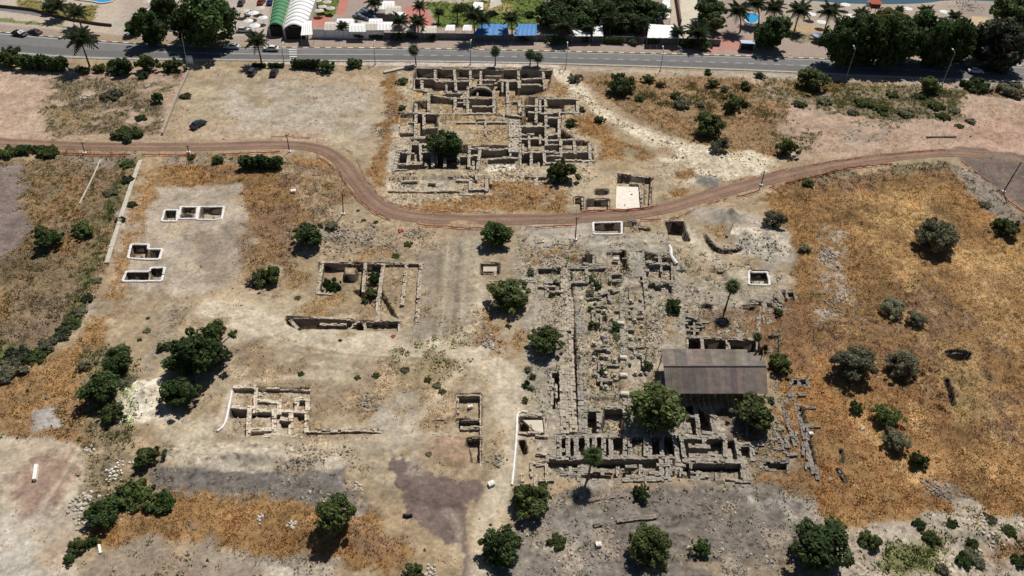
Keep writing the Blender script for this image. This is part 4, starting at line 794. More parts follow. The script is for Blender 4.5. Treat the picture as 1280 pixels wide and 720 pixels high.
# ------------------------------------------------------------------ ruins
wall_m = mat('rubble_stone', attr=True, rough=.94, noise=.22, nscale=3.5, bump=.35, spec=.15)
slab_m = mat('plaster', attr=True, rough=.9, noise=.18, nscale=1.2, spec=.2)
def wall_mesh(pts, thick, top, floor, colr):
    mb = MB(); g = G(pts)
    for a, b in zip(g, g[1:]):
        d = b-a; ln = np.linalg.norm(d); u = d/ln; nrm = np.array([-u[1], u[0]]); rz = math.atan2(u[1], u[0])
        nseg = max(1, int(ln/1.4)); nrow = max(2, int(round(thick/.45)))
        seg_off = [-.75*max(0, float(vn(np.array([c_[0]/3.1]), np.array([c_[1]/3.1]), 77)[0])-.42) for c_ in (a+d*(i+.5)/nseg for i in range(nseg))]
        for i in range(nseg):                                        # rubble core, uneven in height
            c = a+d*(i+.5)/nseg; hgt = top-.22+random.uniform(-.1, .03)+seg_off[i]
            mb.box((c[0], c[1], (hgt-floor-.3)/2), (ln/nseg*1.0, thick*random.uniform(.84, .97), hgt+floor+.3), rz, rc(tuple(q*.62+.02 for q in colr), .15), .02)  # core colour darkened to paint in shade on the wall faces
        s = 0
        while s < ln:
            w = random.uniform(.32, .75)
            so_ = seg_off[min(nseg-1, int(s/ln*nseg))]
            for r in range(nrow):
                if random.random() < .12: continue
                off = (r+.5)/nrow*thick-thick/2+random.uniform(-.05, .05)
                c = a+u*(s+w/2)+nrm*off; h = random.uniform(.2, .34)
                mb.box((c[0], c[1], top-.18+so_+random.uniform(-.07, .07)), (w*.98, thick/nrow*random.uniform(.85, 1.1), h), rz+random.uniform(-.16, .16), rc(colr, .22), .06, random.uniform(-.08, .08))
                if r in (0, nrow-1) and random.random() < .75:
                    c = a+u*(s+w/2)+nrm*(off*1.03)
                    mb.box((c[0], c[1], top-.52+so_), (w*.95, thick/nrow*random.uniform(.9, 1.12), .36), rz+random.uniform(-.1, .1), rc(tuple(q*.6 for q in colr), .3), .05)  # lower course darkened likewise, shade put into its colour
            s += w
    return mb
for q in RUINS:
    pts = np.concatenate([G(w) for w in q['walls']]); c = pts.mean(0)
    root = empty(q['name'], (c[0], c[1], 0), q['label'], q['cat'], q['group'])
    for w in q['walls']:
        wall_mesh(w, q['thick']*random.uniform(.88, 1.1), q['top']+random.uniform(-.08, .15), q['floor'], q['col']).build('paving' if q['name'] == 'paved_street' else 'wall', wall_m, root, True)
    for poly, z, cl_, nm in q['slabs']:
        mb = MB(); g = G(poly); mb.prism([tuple(v) for v in g], z-.5, z, cl_); mb.build(nm, slab_m, root, True)
# the vault: an arch of wedge stones over a mouth closed by a dark panel
va, vb = at(589, 121, -1.4), at(616, 120, -1.4); vw = np.linalg.norm(vb-va); vc = (va+vb)/2; vr = vw/2
arch = empty('vault', (vc[0], vc[1], -1.4), 'dark stone vault with an arched mouth in the upper ruins', 'vault')
ns = 13
for i in range(ns):
    a0, a1 = math.pi*i/ns, math.pi*(i+.93)/ns; mb = MB(); prof = []
    for rr_, aa in ((vr-.15, a0), (vr+.55, a0), (vr+.55, a1), (vr-.15, a1)): prof.append((math.cos(aa)*rr_, math.sin(aa)*rr_*.78))
    vs = [(x, -.35, z) for x, z in prof]+[(x, .75, z) for x, z in prof]
    mb.add(vs, ((0, 1, 2, 3)[::-1], (4, 5, 6, 7), (0, 4, 5, 1), (1, 5, 6, 2), (2, 6, 7, 3), (3, 7, 4, 0)), rc((.33, .28, .22), .15)); mb.build('arch_stone', wall_m, arch)
MB().box((0, .5, vr*.36), (vw*.96, .4, vr*.84), 0, (.06, .052, .045)).build('mouth_shade_panel', wall_m, arch)  # dark panel; shade inside the vault is put into its colour
# white sandbag edging round the test squares
bag_m = mat('white_sandbag', (.80, .78, .74), .85, noise=.16, nscale=3)
bag = MB(); 
bag.add([(x*l, y*w, z) for z, l, w in ((-.12, .42, .17), (.02, .5, .22), (.14, .38, .12)) for x, y in ((-.5, -1), (.5, -1), (.5, 1), (-.5, 1))],
        [(3, 2, 1, 0), (8, 9, 10, 11)]+[(j+k, j+(k+1) % 4, j+4+(k+1) % 4, j+4+k) for j in (0, 4) for k in range(4)])
for lb, out, ins in SQUARES:
    g = [atg(*p_) for p_ in out]; c = np.mean(g, 0)
    root = empty('test_square', (c[0], c[1], c[2]), lb, 'dig square', 'white edged test squares')
    for i in range(len(g)):
        a, b = g[i], g[(i+1) % len(g)]; d = b-a; ln = np.linalg.norm(d[:2]); mb = MB(); k = max(1, int(ln/.48)); rz = math.atan2(d[1], d[0])
        for j in range(k):
            p_ = a+d*(j+.5)/k; rr_ = rz+random.uniform(-.08, .08); ca, sa = math.cos(rr_), math.sin(rr_); s_ = random.uniform(.9, 1.1); zz_ = hz(p_[0], p_[1]); zz_ = zz_ if zz_ > -.3 else c[2]
            mb.add([(p_[0]+(v[0]*ca-v[1]*1.1*sa)*s_, p_[1]+(v[0]*sa+v[1]*1.1*ca)*s_, zz_+.11+v[2]) for v in bag.v], bag.f)
        mb.build('sandbag_row', bag_m, root, True)
# white tape / hose lines
def hose(name, pts, r, m, label, cat, z=.1, sm=2):
    l = resample(smooth(G(pts), sm), .8); z_ = height(l); z_ = np.maximum(z_, -.25)+z
    b = l[0]; o = empty(name, (b[0], b[1], z_[0]), label, cat) if False else None
    mb = MB(); mb.tube([(l[i][0], l[i][1], z_[i]) for i in range(len(l))], [r*random.uniform(.8, 1.2) for _ in l], 6)
    return tag(mb.build(name, m), label, cat)
hose('sandbag_line', [(659, 516), (646, 514), (646, 540), (644, 565), (640, 606)], .21, bag_m, 'long white sandbag line curving down beside the flat bright slab', 'sandbags')
hose('sandbag_line', [(290, 490), (287, 508), (282, 533), (272, 540)], .2, bag_m, 'white sandbag line along the left of the cream stone house', 'sandbags')
hose('white_sheeting', [(836, 308), (839, 314), (838, 321), (846, 331)], .3, bag_m, 'crumpled strip of white sheeting below the deep pit', 'sheeting')

# ------------------------------------------------------------------ the shed
def quad_sheet(mb, a, b, c, d, t, nu, amp, col=(1, 1, 1)):
    """corrugated sheet between a-b (low edge) and d-c (high edge)"""
    a, b, c, d = map(np.array, (a, b, c, d)); nrm = np.cross(b-a, d-a); nrm = nrm/np.linalg.norm(nrm); vs = []
    for i in range(nu+1):
        u = i/nu; o = nrm*amp*(1 if i % 2 else -1)
        for p_, q in ((a, b), (d, c)):
            w = p_+(q-p_)*u; vs.append(w+o); 
    for i in range(nu+1):
        u = i/nu; o = nrm*(amp*(1 if i % 2 else -1)-t)
        for p_, q in ((a, b), (d, c)): vs.append(p_+(q-p_)*u+o)
    m = 2*(nu+1); fs = []
    for i in range(nu):
        fs += [(2*i, 2*i+2, 2*i+3, 2*i+1), (m+2*i, m+2*i+1, m+2*i+3, m+2*i+2), (2*i, m+2*i, m+2*i+2, 2*i+2), (2*i+1, 2*i+3, m+2*i+3, m+2*i+1)]
    fs += [(0, 1, m+1, m), (2*nu, m+2*nu, m+2*nu+1, 2*nu+1)]
    return mb.add(vs, fs, col)
EZ, RZ = 3.3, 4.5
ne_l, ne_r = at(833, 492, EZ), at(960, 492, EZ)
rd_l, rd_r = at(829.5, 458, RZ), at(958, 458, RZ)
fe_l, fe_r = at(826, 436, EZ+.1), at(957, 437, EZ+.1)
fe_m = at(929, 436.5, EZ+.1)
shed = empty('shed', (*((ne_l+fe_r)/2)[:2], 0), 'long grey corrugated roof shed standing over the ruins, one corner broken', 'shed')
roof_m = mat('weathered_sheet', attr=True, rough=.85, noise=.38, nscale=.8, spec=.2)
def sheets(al, ar, bl, br, n, c0, cutn=0):
    for i in range(n):
        t0, t1 = i/n, (i+.985)/n
        a = al+(ar-al)*t0; b = al+(ar-al)*t1; d = bl+(br-bl)*t0; c = bl+(br-bl)*t1
        a = a+np.array([0, 0, random.uniform(0, .03)])
        if cutn and i >= n-cutn:
            k = (i-(n-cutn)+.5)/cutn*.55; a = a+(d-a)*k; b = b+(c-b)*k
        mb = MB(); quad_sheet(mb, a, b, c, d, .03, 6, .035, tuple(q*w_ for q, w_ in zip(rc(c0, .22), (random.uniform(1, 1.12), 1, random.uniform(.9, 1))))); mb.build('roof_sheet', roof_m, shed, True)
up = np.array([0, 0, .02])
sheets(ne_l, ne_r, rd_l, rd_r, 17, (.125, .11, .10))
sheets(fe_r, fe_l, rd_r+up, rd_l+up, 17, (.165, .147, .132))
# (the far right corner sheets are broken off)
for o in [o for o in shed.children if o.name.startswith('roof_sheet')][17:20]: bpy.data.objects.remove(o)
for i, (k, f) in enumerate(((0, .35), (1, .6), (2, .8))):
    a = fe_r+(fe_l-fe_r)*k/17; b = fe_r+(fe_l-fe_r)*(k+.985)/17; d = rd_r+(rd_l-rd_r)*k/17; c = rd_r+(rd_l-rd_r)*(k+.985)/17
    mb = MB(); quad_sheet(mb, d+(a-d)*f, c+(b-c)*f, c+up, d+up, .03, 6, .035, (.18, .16, .145)); mb.build('roof_sheet', roof_m, shed, True)
MB().tube([rd_l+up*4, rd_r+up*4], [.13, .13], 6, (.16, .14, .125)).build('ridge_cap', roof_m, shed, True)
post_m = mat('rusty_steel', (.16, .11, .085), .7, noise=.3, nscale=6)
for t in np.linspace(.02, .98, 7):
    for l, r_ in ((ne_l, ne_r), (fe_l, fe_r)):
        p_ = l+(r_-l)*t; q = p_.copy(); q[1] += .25 if l is ne_l else -.25
        MB().tube([(q[0], q[1], -1.3), (q[0], q[1], EZ-.05)], [.09, .09], 6).build('post', post_m, shed, True)
    a = ne_l+(ne_r-ne_l)*t; b = rd_l+(rd_r-rd_l)*t; c = fe_l+(fe_r-fe_l)*t
    dz = np.array([0, 0, -.16]); MB().tube([a+dz, b+dz, c+dz], [.07]*3, 5).build('rafter', post_m, shed, True)

# ------------------------------------------------------------------ trees and bushes
def leafcloud(name, blobs, n, size, seed, m, inner=.45, colv=.35):
    rg = np.random.RandomState(seed); B = np.array([b[:3] for b in blobs]); Rd = np.array([b[3:6] for b in blobs])
    w = (Rd[:, 0]*Rd[:, 1]*Rd[:, 2])**(2/3); k = rg.choice(len(B), n, p=w/w.sum())
    d = rg.normal(size=(n, 3)); d /= np.linalg.norm(d, axis=1)[:, None]
    u = 1-inner*rg.rand(n)**1.6+rg.uniform(-.06, .13, n)
    p = B[k]+d*Rd[k]*u[:, None]
    nm = d*.75+rg.normal(size=(n, 3))*.55+np.array([0, 0, .35]); nm /= np.linalg.norm(nm, axis=1)[:, None]
    t = np.cross(nm, rg.normal(size=(n, 3))); t /= np.linalg.norm(t, axis=1)[:, None]; b = np.cross(nm, t)
    s = size*rg.uniform(.55, 1.3, (n, 1)); e = rg.uniform(.45, .8, (n, 1))
    V = np.stack([p-t*s, p+b*s*e-nm*s*.15, p+t*s, p-b*s*e-nm*s*.15], 1).reshape(-1, 3)
    bt = rg.uniform(.72, 1.28, len(B))[k][:, None]
    c = bt*rg.uniform(1-colv, 1+colv, (n, 1))*np.ones((1, 3)); c[:, 0] *= rg.uniform(.85, 1.25, n); c[:, 2] *= rg.uniform(.8, 1.2, n)
    return npmesh(name, V, np.arange(4*n).reshape(-1, 4), np.repeat(c, 4, 0), m, False)
def blobs_round(rg, n, zc, rz, spread=.62, br=(.26, .46)):
    out = []
    for i in range(n):
        d = rg.normal(size=3); d /= np.linalg.norm(d); r = spread*rg.rand()**.4
        s = rg.uniform(*br); out.append((d[0]*r, d[1]*r, zc+d[2]*r*rz, s, s, s*rz*rg.uniform(.75, 1)))
    for i in range(n//2+3):                                            # sprays that break the outline
        d = rg.normal(size=3); d /= np.linalg.norm(d); d[2] = abs(d[2])*.9-.25; r = rg.uniform(.82, 1.16); s = rg.uniform(.09, .19)
        out.append((d[0]*r, d[1]*r, max(s*.6, zc+d[2]*r*rz*.9), s, s, s*rg.uniform(.7, 1.3)))
    return out
def trunk_mesh(name, blobs, m, r=.11, seed=0, multi=False):
    rg = np.random.RandomState(seed); mb = MB(); zc = np.mean([b[2] for b in blobs]); mid = (rg.uniform(-.06, .06), rg.uniform(-.06, .06), zc*.55)
    mb.tube([(0, 0, -.12), (0.01, 0, .05), mid, (mid[0]*1.3, mid[1]*1.3, zc)], [r*1.5, r, r*.8, r*.35], 7)
    for b in blobs[::3]: mb.tube([mid, ((mid[0]+b[0])*.55, (mid[1]+b[1])*.55, (mid[2]*.4+b[2]*.6)), (b[0], b[1], b[2])], [r*.55, r*.35, r*.12], 5)
    return mb.mesh(name, m)
bark = mat('bark', (.13, .10, .075), .95, noise=.3, nscale=5)
LEAF = dict(dark=leafmat('leaf_dark', (.066, .112, .032)), mid=leafmat('leaf_mid', (.118, .156, .050)), light=leafmat('leaf_light', (.125, .160, .050)), olive=leafmat('leaf_olive', (.27, .275, .175), trans=.5), grey=leafmat('leaf_grey', (.075, .092, .052)), yel=leafmat('leaf_yellow', (.14, .15, .03)))
PROTO = {}
def proto(kind, leaf, v):
    key = (kind, leaf, v)
    if key in PROTO: return PROTO[key]
    sd = {'tree': 100, 'bush': 200, 'olive': 300, 'low': 400, 'hedge': 500}[kind]+v*7; rg = np.random.RandomState(sd)
    if kind == 'tree': bl = blobs_round(rg, 26, .86, .86, .76, (.17, .42)); n, s = 4800, .088
    elif kind == 'olive': bl = blobs_round(rg, 30, .60, .72, .74, (.18, .34)); n, s = 5000, .066
    elif kind == 'bush': bl = blobs_round(rg, 18, .46, .60, .72, (.16, .40)); n, s = 2400, .10
    elif kind == 'low': bl = blobs_round(rg, 16, .18, .32, .72, (.18, .34)); n, s = 1700, .12
    else: bl = [(x, rg.uniform(-.12, .12), .3+rg.uniform(-.04, .05), .22, .26, .30) for x in np.linspace(-.82, .82, 13)]; n, s = 2200, .075
    me = leafcloud('crown', bl, n, s, sd+1, LEAF[leaf]); tk = trunk_mesh('trunk', bl, bark, .10 if kind == 'tree' else .06, sd)
    PROTO[key] = (me, tk, np.mean([b[2] for b in bl])); return PROTO[key]
NV = {'tree': 5, 'olive': 3, 'bush': 5, 'low': 3, 'hedge': 2}
cnt = [0]
ORD = ['leftmost', 'second from the left', 'third from the left', 'fourth from the left', 'fifth from the left', 'sixth from the left', 'seventh from the left', 'eighth from the left', 'ninth from the left', 'tenth from the left', 'eleventh from the left', 'twelfth from the left', 'thirteenth from the left', 'fourteenth from the left', 'fifteenth from the left', 'sixteenth from the left', 'seventeenth from the left', 'eighteenth from the left', 'nineteenth from the left', 'twentieth from the left', 'twenty first from the left']
def number_group(group):
    os_ = [o for o in COL.objects if o.get('group') == group and o.parent is None]; os_.sort(key=lambda o: o.location.x/(o.location.y+70))
    for o, w in zip(os_, ORD): o['label'] = o['label']+', '+w
def plant(px, py, rpx, kind, leaf, label, group=None, sy=1.0, sz=1.0, rz=None, name=None):
    cnt[0] += 1; v = cnt[0] % NV[kind]; me, tk, zc = proto(kind, leaf, v)
    m = mpp(px, py); r = rpx*m; b = at(px, py, zc*r*sz); z = hz(b[0], b[1]); z = max(z, -1.3)
    nm = name or {'tree': 'broadleaf_tree', 'olive': 'olive_tree', 'bush': 'bush', 'low': 'low_shrub', 'hedge': 'hedge'}[kind]
    root = empty(nm, (b[0], b[1], z), label, {'tree': 'tree', 'olive': 'tree', 'bush': 'bush', 'low': 'shrub', 'hedge': 'hedge'}[kind], group)
    root.rotation_euler.z = random.random()*6.28 if rz is None else rz; root.scale = (r, r*sy, r*sz)
    if rz is None and sy != 1.0: root.rotation_euler.z = random.uniform(-.2, .2)
    link('crown' if kind in ('tree', 'olive') else 'foliage', me, root); link('trunk' if kind in ('tree', 'olive') else 'stem', tk, root)
    return root
T = plant
# beyond the highway
T(260, 20, 34, 'tree', 'dark', 'huge dark spreading tree overhanging the highway at upper left', sz=1.12)
T(236, 30, 22, 'tree', 'dark', 'dark rounded tree merging into the left flank of the huge spreading tree', sz=1.15)
T(186, 30, 19, 'tree', 'dark', 'dark tree on the far verge left of the huge spreading tree', sz=1.4)
T(205, 10, 15, 'tree', 'dark', 'narrow dark tree between two larger ones at upper left', sz=1.5)
T(167, 34, 11, 'tree', 'dark', 'small dark tree leftmost in the roadside clump at upper left')
gg = 'dark trees of the resort grove'
for i, (x, y, r) in enumerate([(692, 16, 21), (718, 8, 22), (722, 26, 18), (748, 14, 23), (772, 26, 19), (790, 8, 22), (813, 14, 20), (800, 28, 15), (760, -4, 20), (700, -6, 20)]):
    T(x, y, r, 'tree', 'dark', 'dark tree of the grove behind the white awnings', gg, sz=.9)
T(886, 8, 18, 'tree', 'dark', 'dark tree behind the bright green tree right of the sandy drive')
T(892, 27, 14, 'tree', 'mid', 'bright green rounded tree right of the sandy drive')
T(965, 38, 22, 'tree', 'dark', 'dark rounded tree right of the bus shelter', sz=1.1)
for i, (x, y, r) in enumerate([(1058, 48, 24), (1086, 44, 25), (1112, 48, 24), (1140, 44, 26), (1166, 47, 24), (1190, 48, 24), (1208, 52, 18), (1072, 60, 15), (1125, 60, 16), (1178, 60, 16)]):
    T(x, y, r, 'tree', 'dark', 'dark tree in the long row shading the highway', 'row of dark trees along the far verge', sz=1.5)
T(1112, 24, 20, 'tree', 'yel', 'yellow green tree peeping over the long dark row', sz=.8)
T(1254, 52, 32, 'tree', 'grey', 'large grey green tree at the right edge beside the highway', sz=1.15)
T(1228, 62, 16, 'tree', 'grey', 'small grey green tree between the dark row and the large grey green one', sz=.85)
T(1268, 12, 24, 'tree', 'dark', 'dark tree in the top right corner')
T(1292, 30, 22, 'tree', 'dark', 'dark tree cut by the right frame edge near the top')
T(62, 8, 9, 'tree', 'mid', 'small tree among lawns at top left')
T(663, 17, 7, 'bush', 'dark', 'dark bush on the lawn left of the grove')
T(578, 9, 10, 'bush', 'dark', 'flat dark bush on the lawn under the palms', sz=.7)
for i, (x, y, r) in enumerate([(497, 45, 9), (513, 43, 9), (655, 46, 8), (692, 50, 9), (735, 48, 8), (541, 47, 6), (616, 45, 6), (860, 54, 10), (880, 56, 10), (448, 44, 7), (792, 52, 7)]):
    T(x, y, r, 'bush', 'dark' if i % 2 else 'mid', 'dark bush along the resort fence', 'bushes along the resort fence')
for i, (x, y, r) in enumerate([(768, 51, 13), (700, 52, 9), (815, 52, 9), (470, 46, 9)]):
    T(x, y, r, 'hedge', 'mid', 'clipped hedge length at the foot of the resort fence', 'hedges along the resort fence', rz=-.02, sy=.6)
# near verge of the highway
T(12, 70, 17, 'bush', 'mid', 'rounded green bush at the left edge beside the highway', sz=1.2)
T(52, 78, 30, 'hedge', 'dark', 'long dark hedge beside the highway at upper left', rz=-.05, sy=.8)
T(150, 82, 18, 'bush', 'dark', 'large dark round bush between palm and light bush', sz=1.1)
T(184, 78, 13, 'bush', 'mid', 'light green upright bush on the near verge', sz=1.5)
T(216, 81, 13, 'bush', 'mid', 'green bush left of the flag', sz=1.1)
T(104, 87, 8, 'bush', 'mid', 'small bush at the foot of the leaning date palm')
T(126, 84, 9, 'bush', 'yel', 'yellowish dry bush right of the leaning date palm')
T(180, 94, 7, 'bush', 'dark', 'small dark bush under the light green upright bush')
T(383, 81, 19, 'hedge', 'dark', 'short clipped hedge on the verge above the dirt car park', rz=0, sy=.7)
T(345, 82, 10, 'hedge', 'dark', 'short hedge beside the parked cars', rz=0, sy=.8)
T(324, 82, 9, 'hedge', 'dark', 'short hedge under the roadside palm at the car park', rz=0, sy=.8)
T(407, 83, 12, 'bush', 'dark', 'round clipped bush above the dirt car park')
T(442, 79, 11, 'bush', 'mid', 'right hand round bush above the dirt car park')
T(196, 121, 8, 'bush', 'dark', 'dark upright bush in the weedy plot at upper left', sz=1.5)
T(160, 166, 21, 'low', 'mid', 'spreading green shrub on the edge of the dirt track at upper left', sy=.8)
T(138, 118, 14, 'low', 'olive', 'grey green scrub patch in the weedy plot at upper left')
T(230, 120, 8, 'low', 'mid', 'low green scrub against the slanting fence')
T(176, 146, 8, 'low', 'dark', 'dark low scrub by the foot of the slanting fence')
# ruins and fields
T(557, 172, 23, 'tree', 'dark', 'large dark tree standing among the upper ruins', sz=.95)
T(703, 214, 18, 'bush', 'mid', 'green bush growing in the lower right of the upper ruins', sz=1.3)
T(777, 104, 18, 'bush', 'mid', 'leafy bush below the highway right of the upper ruins', sz=1.2)
T(887, 155, 18, 'tree', 'mid', 'rounded green tree in the brown scrub right of the pale path', sz=.9)
T(901, 182, 13, 'bush', 'olive', 'grey green bush under the rounded tree by the pale path', sz=1.2)
T(985, 184, 13, 'bush', 'mid', 'dark green bush just above the dirt track bend', sz=1.5)
T(915, 128, 13, 'bush', 'mid', 'upright green bush in the scrub below the highway', sz=1.4)
T(1015, 97, 18, 'tree', 'light', 'light green tree close to the near highway edge', sz=.8)
T(1163, 105, 13, 'tree', 'light', 'small light green tree at the near highway edge, further right', sz=.9)
T(885, 90, 6, 'bush', 'mid', 'little bush on the near kerb of the highway')
T(950, 94, 7, 'bush', 'light', 'little pale bush on the near kerb left of the light green tree')
for i, (x, y, r) in enumerate([(810, 98, 8), (852, 130, 11), (890, 105, 8), (932, 108, 8), (875, 131, 6), (826, 106, 6), (845, 120, 7), (905, 112, 6), (930, 130, 7), (800, 122, 7), (720, 97, 9), (714, 153, 8), (750, 149, 7), (728, 136, 5), (503, 102, 7), (502, 135, 5)]):
    T(x, y, r, 'bush', ['mid', 'olive', 'light'][i % 3], 'low bush in the brown scrub below the highway', 'scrub bushes below the highway')
for i, (x, y, r) in enumerate([(1000, 130, 9), (1030, 125, 11), (1080, 128, 12), (1100, 135, 10), (1130, 140, 12), (1170, 132, 11), (1180, 145, 9), (1065, 140, 8), (1115, 118, 9), (1150, 120, 9), (1195, 138, 8), (1105, 142, 6), (1069, 142, 5), (1212, 151, 7), (1200, 157, 6)]):
    T(x, y, r, 'low', ['mid', 'olive', 'light'][i % 3], 'low green shrub in the weedy strip at upper right', 'shrubs of the weedy strip at upper right')
T(1220, 107, 17, 'low', 'mid', 'broad low green shrub on the near verge at upper right', sz=1.3)
T(1260, 112, 18, 'low', 'olive', 'broad brownish shrub on the near verge at the right edge', sz=1.1)
T(968, 276, 15, 'olive', 'olive', 'olive tree at the edge of the grey spoil mounds')
T(1172, 291, 27, 'olive', 'olive', 'large olive tree alone in the upper gold field')
T(1258, 283, 17, 'bush', 'mid', 'green bush near the right frame edge in the upper gold field', sz=1.1)
T(1066, 453, 28, 'olive', 'olive', 'largest grey olive tree in the middle of the right field')
T(1127, 457, 21, 'olive', 'olive', 'round olive tree right of the largest one in the right field')
T(1117, 386, 17, 'olive', 'olive', 'wide low olive tree above the two round ones', sz=.8)
T(1145, 400, 13, 'olive', 'olive', 'small pale olive tree tucked beside the wide low one')
T(1071, 509, 9, 'bush', 'mid', 'small green bush below the largest olive tree', sz=1.4)
T(1111, 519, 18, 'olive', 'light', 'light green olive tree at the head of the lower trio')
T(1121, 549, 17, 'olive', 'olive', 'pale olive tree in the middle of the lower trio')
T(1148, 574, 13, 'bush', 'mid', 'green bush at the foot of the lower trio', sz=1.3)
T(1010, 228, 8, 'bush', 'mid', 'small round bush just below the dirt track at right')
T(1005, 310, 8, 'bush', 'olive', 'tiny grey bush in the gold grass beside the spoil mounds')
T(1232, 256, 8, 'low', 'olive', 'low grey shrub by the dark tarmac bend')
T(975, 454, 15, 'bush', 'mid', 'leafy bush against the right end of the shed', sz=1.3)
T(955, 436, 6, 'bush', 'light', 'small bright bush behind the right end of the shed', sz=1.5)
T(972, 391, 7, 'bush', 'light', 'tiny bright bush among the wall stubs right of the fan palm')
T(825, 508, 33, 'tree', 'mid', 'big green tree in front of the left end of the shed', sz=.85)
T(946, 514, 26, 'tree', 'light', 'loose light green tree in front of the right end of the shed', sz=.85)
T(843, 382, 11, 'bush', 'dark', 'dark round bush in the lower quarter left of the deep rooms', sz=1.2)
T(683, 425, 20, 'tree', 'mid', 'round green tree left of the long street wall', sz=.85)
T(636, 370, 26, 'tree', 'mid', 'spreading green tree by the small sunken pit', sz=.75)
T(622, 290, 18, 'tree', 'dark', 'dark tree casting a shadow just under the dirt track', sz=.95)
T(388, 294, 19, 'tree', 'dark', 'dark round tree below the bend of the track', sz=.85)
T(415, 283, 9, 'bush', 'olive', 'grey bush touching the tree below the bend of the track')
T(335, 344, 18, 'bush', 'mid', 'bushy green shrub left of the sunken court', sz=1.1)
T(317, 352, 9, 'bush', 'olive', 'small grey green shrub left of the bushy one by the sunken court')
T(414, 350, 12, 'bush', 'dark', 'dark bush in the left room of the sunken court', sz=1.6)
T(467, 340, 9, 'bush', 'dark', 'upper dark bush in the narrow middle room of the sunken court', sz=1.3)
T(464, 360, 9, 'bush', 'mid', 'lower bush in the narrow middle room of the sunken court', sz=1.2)
T(456, 376, 5, 'bush', 'mid', 'tiny bush at the mouth of the narrow room of the sunken court')
T(256, 436, 34, 'tree', 'dark', 'largest dark tree of the left clump on the bare ground', sz=.95)
T(226, 452, 20, 'tree', 'dark', 'left lobe tree of the dark clump on the bare ground')
T(222, 492, 22, 'tree', 'dark', 'dark tree at the lower end of the left clump', sz=.9)
T(268, 415, 14, 'tree', 'mid', 'slim green tree rising at the top of the left clump', sz=1.3)
T(204, 434, 9, 'bush', 'mid', 'small bush at the left of the clump on the bare ground')
T(145, 450, 20, 'tree', 'dark', 'dark tree at the top of the leafy string near the drain', sz=.85)
T(124, 486, 23, 'tree', 'dark', 'large dark tree in the leafy string near the drain', sz=.85)
T(141, 516, 16, 'bush', 'mid', 'bush at the lower end of the leafy string near the drain', sz=1.1)
T(105, 457, 9, 'bush', 'olive', 'grey green bush left of the leafy string')
T(160, 478, 11, 'low', 'olive', 'yellowish low shrub right of the leafy string')
T(185, 570, 17, 'bush', 'mid', 'green bush beside the dark gravel strip at lower left', sz=1.2)
T(128, 637, 20, 'tree', 'dark', 'dark tree above the white rocks at lower left', sz=.8)
T(165, 620, 24, 'low', 'mid', 'spreading green shrub right of the dark tree at lower left', sz=1.2)
T(203, 630, 20, 'low', 'dark', 'dark low shrub trailing right at lower left', sz=1.1)
T(98, 682, 13, 'bush', 'mid', 'bush at the edge of the bare pad at lower left')
T(86, 700, 8, 'bush', 'dark', 'smaller bush under the one at the edge of the bare pad')
T(114, 677, 9, 'bush', 'dark', 'dark bush right of the one at the edge of the bare pad')
T(420, 648, 24, 'tree', 'mid', 'tall green tree alone in the lower gold grass', sz=1.15)
T(515, 712, 13, 'bush', 'mid', 'bush at the bottom edge beside the dark wet patch')
T(660, 624, 26, 'bush', 'mid', 'sprawling green bush at the end of the sandbag line', sz=1.1)
T(678, 613, 13, 'bush', 'mid', 'lighter shoots right of the sprawling bush by the sandbag line', sz=1.1)
T(630, 681, 25, 'tree', 'dark', 'dark round tree at the bottom centre', sz=.9)
T(617, 695, 14, 'bush', 'dark', 'dark bush leaning on the round tree at the bottom centre')
T(697, 676, 13, 'low', 'mid', 'low green shrub on the grey ground at the bottom')
T(814, 682, 30, 'olive', 'mid', 'loose green tree on the grey ground at the bottom', sz=.95)
T(876, 684, 13, 'bush', 'dark', 'round dark bush right of the loose green tree', sz=1.2)
T(801, 616, 12, 'bush', 'dark', 'dark bush just below the row of roofless rooms', sz=1.1)
T(1027, 684, 36, 'tree', 'dark', 'big dark tree at the lower edge of the right field', sz=.8)
T(1045, 660, 16, 'bush', 'mid', 'green top of a bush behind the big dark tree at lower right', sz=1.1)
T(1090, 675, 15, 'bush', 'mid', 'round green bush right of the big dark tree at lower right')
for i, (x, y, r) in enumerate([(1165, 671, 11), (1212, 690, 10), (1205, 700, 12), (1262, 664, 10), (1225, 705, 9), (1275, 700, 12), (1190, 655, 8), (1240, 650, 8), (1150, 655, 9), (1215, 680, 8), (1180, 712, 9)]):
    T(x, y, r, 'low', ['mid', 'olive', 'dark'][i % 3], 'low green shrub on stony ground in the lower right corner', 'shrubs in the lower right corner', sz=1.3)
T(225, 300, 0.01+4, 'low', 'olive', 'tiny dry shrub on the bare plateau') if False else None
T(60, 303, 17, 'bush', 'dark', 'dark bush in the left field', sz=1.1)
T(52, 293, 9, 'bush', 'mid', 'small bush on top of the dark one in the left field')
T(105, 287, 14, 'bush', 'mid', 'round green bush in the left field near the white pipe')
T(326, 203, 26, 'hedge', 'dark', 'long low green hedge under the dirt track', rz=0, sy=.9)
T(272, 198, 8, 'bush', 'dark', 'small dark bush at the edge of the dirt track')
T(238, 196, 6, 'low', 'mid', 'tiny shrub at the edge of the dirt track')
for i, (x, y, r) in enumerate([(8, 189, 14), (30, 186, 12), (62, 190, 14), (48, 186, 9)]):
    T(x, y, r, 'low', ['mid', 'dark'][i % 2], 'low green shrub under the dirt track at the left edge', 'shrubs under the track at the left edge', sz=1.3)
